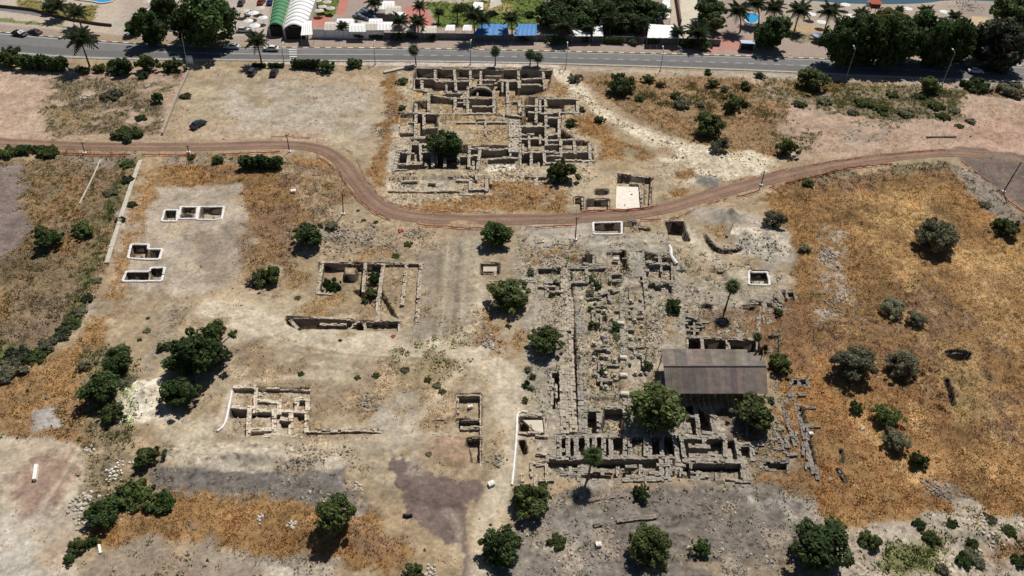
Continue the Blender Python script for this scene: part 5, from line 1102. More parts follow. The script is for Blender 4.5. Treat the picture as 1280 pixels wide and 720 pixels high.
for i, (x, y, r) in enumerate([(160, 205, 8), (158, 225, 8), (138, 240, 8), (165, 255, 6), (152, 275, 6), (100, 390, 8), (90, 405, 10), (75, 420, 10), (60, 430, 12), (45, 445, 12), (20, 448, 16), (12, 462, 18), (78, 412, 7), (110, 372, 7), (122, 350, 6)]):
    T(x, y, r*1.2, 'low', ['mid', 'grey', 'olive'][i % 3], 'low green shrub growing along the drain in the left field', 'shrubs along the drain', sz=.9)
for i, (x, y, r) in enumerate([(738, 346, 6), (746, 354, 7), (738, 366, 6), (742, 403, 8), (770, 406, 8), (772, 418, 6), (810, 456, 7), (738, 384, 5), (756, 395, 5), (745, 440, 5), (755, 462, 6), (660, 462, 5), (665, 470, 5), (658, 480, 6), (664, 485, 5), (657, 500, 5), (803, 320, 8), (692, 338, 5), (690, 368, 7), (695, 350, 5), (664, 340, 6)]):
    T(x, y, r, 'bush', ['mid', 'dark', 'olive'][i % 3], 'small green bush among the grey walls', 'bushes among the grey walls')
for i, (x, y, r) in enumerate([(376, 468, 5), (545, 482, 7), (535, 475, 6), (470, 470, 6), (505, 462, 7), (447, 472, 5), (553, 490, 6), (373, 372, 5), (375, 412, 3), (425, 426, 3), (185, 414, 6), (175, 426, 4), (185, 398, 3), (535, 567, 5), (455, 275, 4), (470, 278, 4), (448, 263, 3), (510, 305, 7), (495, 320, 6)]):
    T(x, y, r*.9, 'low', ['light', 'olive', 'yel'][i % 3], 'tiny shrub dotted on the bare ground between the digs', 'tiny shrubs on the bare ground', sz=.9)

for g_ in sorted({o['group'] for o in COL.objects if o.get('group') and (o.get('category') in ('tree', 'bush', 'shrub', 'hedge'))}): number_group(g_)
# palms
frond_date = None
def make_frond(fan):
    mb = MB()
    if not fan:
        N = 9; pr = []
        for i in range(N+1):
            t = i/N; pr.append((t*.92, 0, .30*t-.62*t*t))
        for i in range(N): mb.tube([pr[i], pr[i+1]], [.018*(1-i/N)+.004]*2, 3, (.9, .95, .6), False)
        for i in range(1, N+1):
            for s in (-1, 1):
                x, _, z = pr[i]; ln = .30*math.sin(math.pi*min(1, .22+.72*i/N))
                mb.add([(x-.055, 0, z+.015), (x+.055, 0, z), (x+.10, s*ln, z-.10-ln*.25), (x+.03, s*ln*.9, z-.10-ln*.25)], [(0, 1, 2, 3)], (random.uniform(.8, 1.2),)*3)
    else:
        mb.tube([(0, 0, 0), (.32, 0, .05)], [.025, .018], 4, (.9, 1, .6))
        for k in range(9):
            a = (k-4)*.33; c, s = math.cos(a), math.sin(a)
            mb.add([(.24, 0, .05), (.28+.30*c+.05*s, .28*s-.05*c, .04), (.32+.62*c, .6*s, -.14-.1*abs(k-4)/4-.05*(k % 2)), (.28+.30*c-.05*s, .28*s+.05*c, .04)], [(0, 1, 2, 3)], (random.uniform(.8, 1.25),)*3)
    return mb.mesh('frond', leafmat('palm_fan' if fan else 'palm_frond', (.085, .125, .040) if fan else (.068, .088, .040)))
FR = {False: make_frond(False), True: make_frond(True)}
dead = FR[True].copy(); dead.materials[0] = leafmat('palm_dead', (.16, .11, .055))
palm_bark = mat('palm_bark', (.15, .115, .085), .95, noise=.35, nscale=9)
def palm(bx, by, tx, ty, rpx, fan, label, group=None):
    b, t = upright(bx, by, tx, ty); b[2] = max(hz(b[0], b[1]), -.8); r = rpx*mpp(bx, by); t[2] = max(t[2], b[2]+1.5)
    root = empty('fan_palm' if fan else 'date_palm', b, label, 'palm', group); d = t-b
    mb = MB(); pts = [(d[0]*s*s, d[1]*s, d[2]*s-.15*(s == 0)) for s in (0, .12, .35, .6, .85, 1)]
    mb.tube(pts, [.34, .25, .21, .20, .2, .24] if not fan else [.32, .2, .16, .14, .14, .16], 8); mb.build('trunk', palm_bark, root)
    nfr = 30 if not fan else 26
    for i in range(nfr):
        f = i/nfr; o = link('frond', FR[fan], root, d); az = i*2.39996+random.uniform(-.2, .2)
        if fan: el = R(80)-f**.8*R(150)
        else: el = R(72)-f*R(95)
        if fan and f > .85: o.data = dead
        o.rotation_euler = (random.uniform(-.3, .3), -el, az); s_ = r*random.uniform(.9, 1.15)*1.12; o.scale = (s_, s_, s_)
    return root
palm(112, 83, 100, 49, 17, False, 'leaning date palm on the near verge at upper left')
palm(327, 79, 321, 52, 13, False, 'date palm beside the highway above the parked cars')
palm(520, 82, 517, 62, 8, True, 'fan palm on the verge at the left corner of the upper ruins')
palm(619, 82, 619, 64, 8, True, 'fan palm on the verge above the middle of the upper ruins')
palm(662.5, 82, 663, 68, 8, True, 'left palm of the close pair on the verge above the ruins')
palm(672, 82.5, 673, 71, 8, True, 'right palm of the close pair on the verge above the ruins')
palm(906, 388, 916, 358, 11, True, 'leaning fan palm between the test square and the deep rooms')
palm(735, 598, 741, 570, 14, True, 'fan palm standing in front of the row of roofless rooms')
palm(948, 438, 947, 421, 7, True, 'small palm at the right end of the deep dark rooms')
for bx, by, tx, ty, r, lb in [(499, 48, 499, 26, 11, 'date palm left of the pink terrace behind the fence'), (523, 46, 522, 28, 10, 'bushy date palm at the corner of the pink terrace'), (525, 20, 524, 8, 8, 'date palm on the pink terrace'),
        (593, 50, 592, 20, 12, 'tall left date palm by the blue awning'), (602, 48, 603, 24, 10, 'tall right date palm by the blue awning'), (640, 48, 639, 24, 10, 'date palm between the two blue awnings'),
        (705, 52, 706, 34, 15, 'broad date palm left of the white awning'), (735, 50, 735, 36, 9, 'short date palm in front of the white awning'), (762, 46, 761, 24, 10, 'date palm before the dark grove'), (805, 48, 803, 28, 9, 'date palm left of the big white awning'),
        (870, 58, 872, 42, 16, 'broad date palm at the foot of the sandy drive'), (847, 56, 847, 40, 9, 'short palm at the corner of the big white awning'), (925, 40, 923, 14, 14, 'tall date palm beside the small pool'), (948, 30, 945, 5, 12, 'date palm behind the small pool'),
        (993, 38, 1000, 14, 13, 'left date palm on the beach'), (1029, 43, 1037, 15, 13, 'right date palm on the beach'), (966, 30, 968, 11, 12, 'date palm behind the dark tree near the beach'), (1072, 36, 1077, 19, 10, 'date palm behind the left end of the dark row'),
        (1152, 32, 1157, 15, 9, 'beach palm over the middle of the dark row'), (1187, 35, 1193, 21, 8, 'beach palm near the right end of the dark row'), (430, 46, 428, 33, 7, 'thin palm in front of the white parapet'), (470, 18, 468, 3, 10, 'palm over the white sun sails'),
        (86, 24, 70, 8, 12, 'left date palm on the lawn at top left'), (102, 34, 95, 16, 12, 'right date palm on the lawn at top left'), (548, 28, 549, 16, 6, 'young palm on the lawn'), (572, 28, 571, 13, 6, 'slim young palm on the right half of the lawn'), (1125, 30, 1124, 13, 6, 'short palm behind the yellow green tree')]:
    palm(bx, by, tx, ty, r, False, lb)

# ------------------------------------------------------------------ vehicles
glass_m = mat('car_glass', (.02, .025, .03), .08, spec=.6)
tyre_m = mat('tyre', (.02, .02, .02), .9); rim_m = mat('rim', (.4, .4, .42), .4, metal=.6); lamp_m = mat('head_lamp', (.7, .7, .68), .2); tail_m = mat('tail_lamp', (.35, .02, .02), .3)
def car(ax, ay, bx, by, colr, label, kind='sedan', group='cars'):
    a, b = at(ax, ay), at(bx, by); c = (a+b)/2; L_, W = 4.4, 1.75; rz = math.atan2(b[1]-a[1], b[0]-a[0])
    road = sdf(np.array([c[:2]]), ROADPOLY)[0] < 0
    root = empty('car', (c[0], c[1], .05 if road else hz(c[0], c[1])+.02), label, 'car', group, rz)
    pm = mat('paint_%02d%02d%02d' % tuple(int(q*99) for q in colr), colr, .3, spec=.5)
    mb = MB(); prof = [(-2.2, .35), (-2.2, .78), (-2.05, .92), (-1.45, .98), (1.15, .95), (2.0, .78), (2.2, .6), (2.2, .35)]
    def side(w): return [(x, w*(.96 if abs(x) > 2.1 else 1), z) for x, z in prof]
    n = len(prof); mb.add(side(-W/2)+side(W/2), [tuple(range(n)), tuple(range(n, 2*n))[::-1]]+[(i, n+i, n+(i+1) % n, (i+1) % n) for i in range(n)])
    x0, x1, x2, x3 = (-1.75, -1.2, .25, 1.0) if kind == 'sedan' else (-2.1, -1.85, .3, 1.05)
    lo = [(x0, -.80, .95), (x3, -.80, .94), (x3, .80, .94), (x0, .80, .95)]; hi = [(x1, -.62, 1.42), (x2, -.62, 1.44), (x2, .62, 1.44), (x1, .62, 1.42)]
    mb.add(lo+hi, ((4, 5, 6, 7), (0, 1, 5, 4), (1, 2, 6, 5), (2, 3, 7, 6), (3, 0, 4, 7))); body = mb.build('body', pm, root)
    def pane(i, j):                                                  # glass set just proud of each cabin face
        A, B, Cc, D = [Vector(q) for q in (lo[i], lo[j], hi[j], hi[i])]; m_ = (A+B+Cc+D)/4; nn_ = (B-A).cross(D-A).normalized()*.012
        MB().add([m_+(q-m_)*.86+nn_ for q in (A, B, Cc, D)], [(0, 1, 2, 3)]).build('window', glass_m, root)
    for i, j in ((0, 1), (1, 2), (2, 3), (3, 0)): pane(i, j)
    for x in (-1.35, 1.38):
        for y in (-.8, .8):
            w = MB().tube([(x, y-.1, .33), (x, y+.1, .33)], [.33, .33], 12).build('wheel', tyre_m, root)
            MB().tube([(x, y-.115, .33), (x, y+.115, .33)], [.19, .19], 8).build('rim', rim_m, w)
    for y in (-.62, .62):
        MB().box((2.19, y, .62), (.06, .34, .14)).build('headlight', lamp_m, root); MB().box((-2.19, y, .74), (.06, .3, .16)).build('taillight', tail_m, root)
    return root
car(17, 43, 33, 46, (.012, .013, .015), 'black car in the far lane at upper left')
car(52, 44, 36, 41, (.06, .02, .02), 'dark red car at the far kerb at upper left')
car(299, 61, 281, 60.5, (.62, .64, .66), 'silver car in the shade edge of the huge spreading tree')
car(348, 63.5, 330, 63, (.7, .72, .74), 'white car left of the pedestrian crossing')
car(1209, 90, 1228, 92, (.75, .75, .74), 'white car in the shaded lane at the right')
car(341, 97, 345, 89, (.02, .02, .024), 'black car parked at the car park entrance')
car(313, 96, 320, 87, (.05, .055, .065), 'dark grey car parked left of the black one', kind='van')
car(242, 160, 254, 153, (.02, .035, .05), 'dark blue car standing on the dirt lot above the track')
for ax, ay, bx, by, c, lb in [(324, 8, 330, 1, (.35, .03, .03), 'red car in the resort car park'), (336, 8, 341, 1, (.04, .07, .25), 'blue car in the resort car park'), (300, 9, 304, 2, (.05, .05, .055), 'dark car in the resort car park'), (309, 22, 313, 14, (.65, .65, .64), 'white car in the resort car park'), (298, 40, 312, 40, (.55, .56, .57), 'silver car by the far kerb left of the green roof'), (1216, 44, 1222, 36, (.7, .7, .7), 'white car on the sandy ramp at upper right'), (108, 47, 122, 54, (.012, .013, .015), 'black car under the leaning date palm')]:
    car(ax, ay, bx, by, c, lb)

# ------------------------------------------------------------------ lamps, poles, flag
steel = mat('galvanised', (.30, .31, .32), .5, metal=.3, noise=.1, nscale=3); dark_pole = mat('tarred_pole', (.07, .055, .045), .9, noise=.2, nscale=5); lamp_w = mat('lamp_head', (.7, .7, .7), .5)
def lamp(bx, by, ty, label, arm=-1.8, grp='street lamps on the near verge'):
    b, t = upright(bx, by, bx+(bx-560)*.012, ty); root = empty('street_lamp', b, label, 'street lamp', grp); h = t[2]
    MB().tube([(0, 0, -.2), (0, 0, h*.5), (0, 0, h)], [.13, .1, .07], 7).build('pole', steel, root)
    MB().tube([(0, 0, h), (0, .5, h+.25), (0, 1.6, h+.35)], [.05, .05, .04], 5).build('arm', steel, root)
    MB().box((0, 1.9, h+.34), (.3, .75, .14), 0, jit=.04).build('lamp_head', lamp_w, root)
    MB().box((0, 0, .1), (.5, .5, .25)).build('base', steel, root)
for bx, by, ty, w in [(469, 81, 56, 'above the dirt car park'), (588, 81, 55, 'above the vault'), (707, 86, 58, 'right of the palm pair'), (825, 89, 63, 'above the brown scrub'), (1057, 99, 62, 'at the left of the tree shadow band'), (1178, 104, 66, 'at the right of the tree shadow band'), (355, 79, 58, 'at the pedestrian crossing')]:
    lamp(bx, by, ty, 'slim grey street lamp on the near verge '+w)
def pole(bx, by, tx, ty, label, r=.11, m=None, top=None):
    b = atg(bx, by); _, t = upright(bx, by, tx, ty); root = empty('utility_pole', b, label, 'pole', 'poles around the site')
    MB().tube([(0, 0, -.2), ((t-b)[0]*.5, 0, (t-b)[2]*.5), ((t-b)[0], 0, (t-b)[2])], [r*1.2, r, r*.8], 6).build('shaft', m or dark_pole, root)
    MB().box(((t-b)[0], 0, (t-b)[2]-.25), (.9, .1, .1)).build('crossbar', dark_pole, root)
    MB().box((0, 0, .12), (.7, .7, .4), .3, jit=.08).build('concrete_foot', bag_m, root)
pole(106, 192, 102, 178, 'short dark pole on the edge of the dirt track at left')
pole(362, 190, 358, 168, 'dark pole at the inner side of the track bend')
pole(429, 268, 428, 242, 'dark pole on the pale ground below the track bend')
pole(719, 300, 721, 271, 'dark pole beside the track above the grey ruin rooms')
pole(951, 232, 956, 214, 'dark pole below the track on the right')
pole(1254, 240, 1277, 203, 'leaning lamp pole on the dark tarmac at the right edge', .14)
pole(236, 191, 234, 182, 'short stub pole on the edge of the dirt track')
b, t = upright(234, 84, 227, 42); fl = empty('flagpole', b, 'tall white flagpole with a pale blue and white flag beside the highway', 'flagpole'); h = t[2]; lx = (t-b)[0]
MB().tube([(0, 0, -.2), (lx*.5, 0, h*.5), (lx, 0, h)], [.06, .05, .04], 6).build('shaft', lamp_w, fl)
def cloth(y0, y1, m, nm):
    mb = MB(); n = 8; vs = [(x0+.05+1.9*i/n+lx*zz*.1, .12*math.sin(i*1.4), h*zz) for x0 in (.1,) for i in range(n+1) for zz in (y0, y1)]
    vs2 = [(v[0], v[1]+.02, v[2]) for v in vs]; k = len(vs)
    fs = [(2*i, 2*i+2, 2*i+3, 2*i+1) for i in range(n)]+[(k+2*i, k+2*i+1, k+2*i+3, k+2*i+2) for i in range(n)]
    mb.add(vs+vs2, fs); mb.build(nm, m, fl)
fb = mat('flag_blue', (.30, .48, .70), .8)
flag = [(.10, .16, fb), (.16, .30, bag_m), (.30, .36, fb)]
for z0, z1, m in flag: cloth(z0, z1, m, 'flag_stripe')

# ------------------------------------------------------------------ barrier netting along the track, pipes, fences
net_m = mat('orange_netting', (.70, .20, .15), .8, noise=.3, nscale=1.5, trans=.5)
def barrier(pts, label, hgt=.42, z=.2):
    l = resample(smooth(G(pts), 2), .9); l = l+np.stack([fbm(l[:, 0], l[:, 1], 3, 2, 7), fbm(l[:, 0], l[:, 1], 3, 2, 17)], 1)*.35; zz = height(l)
    root = empty('barrier_netting', (*l[0], zz[0]), label, 'netting', 'orange netting along the track'); mb = MB(); nrm = normals(l)*.012
    n = len(l); vs = []; hgt *= .62
    for i in range(n):
        s = .10*math.sin(i*1.9)+.06*random.uniform(-1, 1)
        for sg in (-1, 1):
            q = l[i]+nrm[i]*sg; vs += [(q[0], q[1], zz[i]+z+s), (q[0], q[1], zz[i]+z+hgt+s*.5)]
    fs = []
    for i in range(n-1):
        if vn(np.array([l[i][0]/4]), np.array([l[i][1]/4]), 5)[0] < .33: continue
        fs += [(4*i, 4*i+4, 4*i+5, 4*i+1), (4*i+2, 4*i+3, 4*i+7, 4*i+6), (4*i+1, 4*i+5, 4*i+7, 4*i+3), (4*i, 4*i+2, 4*i+6, 4*i+4)]
    mb.add(vs, fs); mb.build('net', net_m, root, True)
    for i in range(0, n, 4): MB().tube([(l[i][0], l[i][1], zz[i]-.2), (l[i][0], l[i][1], zz[i]+1.0)], [.03, .03], 5).build('stake', dark_pole, root, True)
barrier([(0, 189), (100, 194), (250, 195), (350, 191)], 'orange netting along the lower side of the left stretch of track')
barrier([(395, 195), (420, 212), (438, 240), (462, 265), (500, 281)], 'orange netting round the outer side of the track bend')
barrier([(500, 281), (560, 286), (640, 286), (720, 283)], 'orange netting under the straight middle stretch of track')
barrier([(340, 171), (400, 173), (440, 192)], 'orange netting along the upper side of the track by the car park', .3)
barrier([(445, 200), (462, 232), (490, 258), (540, 265), (640, 266)], 'orange netting along the inner side of the track below the upper ruins', .25)
barrier([(722, 266), (780, 263), (812, 262), (828, 252), (834, 244)], 'orange netting in front of the white plaster floor', .5)
barrier([(800, 276), (845, 275), (860, 266), (900, 252)], 'orange netting at the head of the deep rectangular pit')
barrier([(905, 252), (960, 237), (1030, 219), (1060, 211), (1115, 206)], 'orange netting below the right stretch of track', .55)
barrier([(880, 238), (950, 219), (1040, 201), (1180, 187)], 'thin orange netting above the right stretch of track', .22)
barrier([(1200, 203), (1225, 220), (1250, 243), (1285, 272)], 'orange netting round the dark tarmac bend')
def blob_heap(name, px, py, n, spread, r, m, label, cat, colr=(1, 1, 1), flat=.7, v=.15):
    c = atg(px, py); root = empty(name, c, label, cat); mb = MB()
    for i in range(n):
        if name == 'rock_pile': mb = MB()
        x, y = random.gauss(0, spread*.42), random.gauss(0, spread*.5); mb.rock((x, y, hz(c[0]+x, c[1]+y)-c[2]+r*.3), r*random.uniform(.4, 1.15), rc(colr, v), flat)
        if name == 'rock_pile': mb.build('rock', m, root)
    if name != 'rock_pile': mb.build('stones' if 'stone' in name or 'rock' in name else 'net_folds', m, root)['kind'] = 'stuff'
    return root
for px, py, lb in [(934, 302, 'stones on the left pale spoil mound beside the test square'), (963, 304, 'stones on the right pale spoil mound beside the test square')]:
    blob_heap('stone_scatter', px, py, 60, 4.0, .22, stone_m, lb, 'stones', (.44, .39, .32), v=.3)
blob_heap('folded_netting', 502, 288, 9, .7, .35, net_m, 'crumpled heap of orange netting below the track bend', 'netting')
blob_heap('folded_netting', 491, 421, 7, .5, .25, net_m, 'small crumpled orange netting beside the long trench', 'netting')
WR = (.52, .48, .41)
for px, py, n, sp, r, lb in [(106, 627, 30, 2.2, .42, 'white boulder heap beside the dark tree at lower left'), (108, 650, 16, 1.4, .35, 'white boulders at the lower end of the bare pad edge'), (143, 587, 26, 1.6, .33, 'bright white rubble heap above the low shrub'), (111, 562, 12, 1.0, .35, 'pale rocks at the top of the bare pad edge'), (822, 337, 24, 1.5, .42, 'bright white stone heap among the grey ruin rooms'), (832, 361, 18, 1.2, .34, 'white broken stones below the bright stone heap'), (325, 492, 14, .8, .36, 'white stones in the cream stone house'),
        (365, 655, 7, .6, .33, 'white rocks in the lower gold grass'), (325, 648, 9, .8, .3, 'pale rocks at the left of the lower gold grass'), (448, 608, 8, .9, .3, 'scattered white rocks at the edge of the dark gravel strip'), (540, 714, 10, .9, .35, 'pale rocks at the bottom edge beside the bush'), (170, 632, 12, 1.6, .25, 'small pale rocks under the low shrub'), (88, 92, 6, 1.0, .5, 'white rubble by the bush under the leaning palm'), (105, 122, 14, 1.6, .45, 'pale rubble in the weedy plot at upper left'), (184, 108, 7, .9, .45, 'white rubble beside the dark upright bush'), (203, 151, 5, .5, .45, 'white block pile at the foot of the slanting fence')]:
    blob_heap('rock_pile', px, py, n+8, sp, r*.72, stone_m, lb, 'rocks', (.74, .71, .64) if 'white' in lb and 'bright' in lb else WR)
for px, py, n, sp, lb in [(438, 296, 90, 5.5, 'wide scatter of dark basalt stones below the track bend'), (420, 308, 50, 4.5, 'dark stone line below the scattered basalt'), (512, 293, 34, 2.2, 'dark stones under the crumpled netting heap'), (622, 575, 20, 1.4, 'neat rows of dark stones beside the stepped trench'), (790, 283, 40, 1.5, 'dark rubble filling the pit beside the test square'), (1042, 380, 60, 3.5, 'grey field stones in the upper part of the right field'), (1037, 320, 40, 3.0, 'grey stone scatter in the gold grass'), (462, 505, 34, 1.8, 'small stone heap on the bare middle ground'), (610, 425, 40, 2.6, 'dark stones in the gold patch left of the round tree'), (490, 140, 40, 3.0, 'grey stone bank left of the upper ruins'), (478, 165, 34, 2.6, 'dark stone bank at the right edge of the car park'), (1205, 6, 90, 7.0, 'rocky shore stones at the end of the beach'), (910, 312, 16, 1.6, 'dark stones at the foot of the spoil mounds'), (1172, 612, 30, 2.0, 'grey stone line in the orange grass at lower right'), (1235, 662, 40, 3.0, 'pale stones scattered in the lower right corner'), (700, 585, 24, 1.8, 'tumbled blocks at the left end of the dark street edge'), (865, 362, 26, 2.4, 'dark stone row beside the fan palm')]:
    blob_heap('stone_scatter', px, py, n, sp, .26, stone_m, lb, 'stones', (.26, .235, .205) if 'pale' not in lb else (.5, .45, .38), v=.35)
conc = mat('pale_concrete', (.50, .45, .37), .9, noise=.18, nscale=1.5)
def kerbline(name, pts, w, h, m, label, cat, seg=2.4, z=0.0):
    l = resample(smooth(G(pts), 1), seg); root = empty(name, (*l[0], hz(*l[0])), label, cat); zz = height(l)
    for i in range(len(l)-1):
        a, b = l[i], l[i+1]; c = (a+b)/2; d = b-a
        MB().box((c[0], c[1], (zz[i]+zz[i+1])/2+h/2-.15+z), (np.linalg.norm(d)*.985, w*random.uniform(.92, 1.08), h+.3), math.atan2(d[1], d[0])+random.uniform(-.01, .01), jit=.015).build('segment', m, root, True)
kerbline('drain_channel', [(176, 201), (168, 222), (160, 245), (151, 275), (143, 300), (134, 330)], .85, .3, conc, 'pale concrete drain wall running down from the track at left', 'drain')
kerbline('pipe', [(126, 199), (115, 224), (100, 256)], .28, .28, conc, 'thin white pipe lying in the left field', 'pipe')
kerbline('slanting_fence', [(236, 90), (222, 120), (203, 168)], .4, .7, mat('weathered_wall', (.36, .31, .26), .9, noise=.2, nscale=2), 'slanting low wall left of the dirt car park', 'wall')
kerbline('retaining_bank', [(480, 93), (505, 87), (520, 84)], 1.0, .5, conc, 'short pale ramp edge at the left corner of the upper ruins', 'ramp')
kerbline('concrete_slot', [(1158, 172), (1195, 171)], .5, .25, mat('slot_dark', (.08, .075, .07), .9), 'dark block for the beam on the pink dirt at upper right', 'slot')  # raised dark block; the dark of the slot is put into its colour
kerbline('white_trough', [(47, 583), (44, 602)], .55, .5, bag_m, 'long white trough lying on the bare pad at lower left', 'trough', seg=9)
kerbline('white_plank', [(124, 681), (126, 692)], .3, .2, bag_m, 'white plank beside the bushes at lower left', 'plank', seg=9)
for px, py, sx_, sy_, rz, lb in [(614, 606, 1.0, .7, .6, 'white sheet on the pale ground beside the dark wet patch'), (588, 510, .8, .5, .3, 'white block on the trench floor'), (400, 239, 1.0, .8, .2, 'white tank in the gold grass under the bend') if False else (367, 240, 1.0, .9, .2, 'white tank in the gold grass left of the track bend'), (748, 682, .8, .6, .1, 'white slab on the grey ground at the bottom'), (1012, 546, .7, .5, .2, 'white block right of the broken walls')]:
    c = atg(px, py); MBx = MB().box((c[0], c[1], c[2]+.25), (sx_, sy_, .5), rz, jit=.05).box((c[0]+.1, c[1]+.05, c[2]+.54), (sx_*.55, sy_*.5, .1), rz+.1, jit=.05); tag(MBx.build('white_block', bag_m), lb, 'block')
c = at(188, 645)
# dark object on the wet patch
c = atg(510, 645); tag(MB().tube([(c[0]-.7, c[1], c[2]+.2), (c[0], c[1]-.15, c[2]+.22), (c[0]+.6, c[1]+.1, c[2]+.2)], [.22, .24, .2], 8).build('rubber_mat_roll', tyre_m), 'black roll lying at the left edge of the dark wet patch', 'roll')

# stone blocks and column bases standing in the market court
base_pts = [(741, 392), (755, 391), (741, 410), (757, 411), (753, 422), (742, 431), (757, 428), (742, 449), (758, 448), (744, 470), (757, 469), (757, 485), (744, 380), (786, 391), (801, 391), (787, 409), (802, 409), (793, 402), (800, 424), (787, 424), (790, 447), (800, 446), (794, 468), (801, 468), (808, 468), (762, 378), (765, 400), (760, 440), (751, 398), (788, 378), (800, 376), (749, 368), (763, 366), (756, 424), (768, 452), (768, 471), (790, 436), (752, 457)]
for i, (x, y) in enumerate(base_pts):
    c = atg(x, y); mb = MB(); k = random.uniform(.75, 1.15); cc_ = rc((.36, .325, .27), .2)
    if i % 3 == 0: mb.rock((0, 0, .25), .55*k, cc_, .8)
    else:
        mb.box((0, 0, .1), (.95*k, .8*k, .45), random.random(), cc_, .05); mb.tube([(0, 0, .3), (0, 0, .3+.35*k)], [.33*k, .29*k], 9, rc((.42, .38, .32), .15))
    o = mb.build('column_base', stone_m); o.location = c; o.rotation_euler.z = random.random()*3; tag(o, 'squat grey stone base standing in the market court', 'stone base', 'stone bases of the market court')
lime_block = mat('lime_block', (.62, .57, .48), .9, noise=.15, nscale=3)
for (x, y), w in zip([(776, 404), (779, 447), (779.5, 469), (780.5, 492), (783, 515), (770, 324)], ['top', 'second', 'third', 'fourth', 'lowest', 'isolated']):
    c = at(x, y, .3); o = MB().box((0, 0, 0), (1.25, .75, .5), random.uniform(-.1, .1), jit=.05).box((0, .02, .29), (1.05, .55, .1), 0, jit=.04).build('limestone_block', lime_block); o.location = (c[0], c[1], .28)
    tag(o, ('%s bright limestone block on the central wall of the market court' % w) if w != 'isolated' else 'lone bright limestone block between two grey slabs above the market court', 'stone block')

# ------------------------------------------------------------------ resort strip beyond the highway
def px_prism(mb, pts, z0, z1, col=(1, 1, 1)):
    g = [at(x, y, z1) for x, y in pts]; return mb.prism([(q[0], q[1]) for q in g], z0, z1, col)
white_roof = mat('white_membrane', (.80, .80, .79), .6, noise=.05, nscale=.6); green_roof = mat('green_tarp', (.07, .22, .10), .7, noise=.12, nscale=.7); dark_in = mat('interior_shade', (.03, .028, .026), .9)
blue_tarp = mat('blue_tarp', (.05, .20, .48), .6, noise=.12, nscale=.8); cream = mat('cream_plaster', (.58, .53, .46), .9, noise=.12, nscale=1.0); fence_grey = mat('fence_grey', (.16, .165, .17), .7, noise=.15, nscale=1.5); red_tile = mat('red_tile', (.48, .12, .06), .8, noise=.15, nscale=3); wood = mat('brown_wood', (.13, .07, .05), .8, noise=.25, nscale=3)
def vault_hall(fl, fr, bl, br, wall_h, roof_m_, label, ridge=1.2, n=12):
    """long hall: two side walls, a curved roof of panels, an arched dark front"""
    A, B, C_, D = [at(*p_, wall_h) for p_ in (fl, fr, br, bl)]
    root = empty('long_hall', (*((A+B)/2)[:2], 0), label, 'hall')
    off = np.array(root.location)
    for P0, P1 in ((A, D), (B, C_)):
        d = P1-P0; c = (P0+P1)/2; MB().box((c[0], c[1], wall_h/2), (np.linalg.norm(d[:2]), .25, wall_h), math.atan2(d[1], d[0])).build('wall', cream, root, True)
    for k in range(n):
        t0, t1 = k/n, (k+.97)/n; E0, E1 = A+(D-A)*t0, A+(D-A)*t1; F0, F1 = B+(C_-B)*t0, B+(C_-B)*t1; mb = MB(); m = 8
        vs = []
        for th in (0, -.08):
            for e, f in ((E0, F0), (E1, F1)):
                for j in range(m+1):
                    u = j/m; q = e+(f-e)*u; vs.append((q[0], q[1], wall_h+ridge*math.sin(math.pi*u)+th))
        s_ = m+1; fs = [(j, j+1, s_+j+1, s_+j) for j in range(m)]+[(2*s_+j, 3*s_+j, 3*s_+j+1, 2*s_+j+1) for j in range(m)]+[(j, 2*s_+j, 2*s_+j+1, j+1) for j in range(m)]+[(s_+j, s_+j+1, 3*s_+j+1, 3*s_+j) for j in range(m)]
        mb.add(vs, fs); mb.build('roof_panel', roof_m_, root, True, True)
    mb = MB(); w = B-A; m = 8                                          # dark arched slab; shade of the open front put into its colour
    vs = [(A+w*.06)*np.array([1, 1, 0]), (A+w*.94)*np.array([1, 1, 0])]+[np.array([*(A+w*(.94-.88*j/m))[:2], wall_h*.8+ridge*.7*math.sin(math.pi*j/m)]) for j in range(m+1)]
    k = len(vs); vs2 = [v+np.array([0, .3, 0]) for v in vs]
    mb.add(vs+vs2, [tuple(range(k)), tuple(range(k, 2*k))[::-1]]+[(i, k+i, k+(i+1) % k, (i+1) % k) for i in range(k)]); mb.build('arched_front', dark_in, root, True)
vault_hall((336, 33), (353, 33), (345, -18), (368, -18), 3.0, green_roof, 'long hall with a green rounded roof running out of the top edge', 1.0)
vault_hall((355, 36), (381, 36), (369, -18), (400, -18), 3.2, white_roof, 'long hall with a bright white rounded roof running out of the top edge', 1.4)
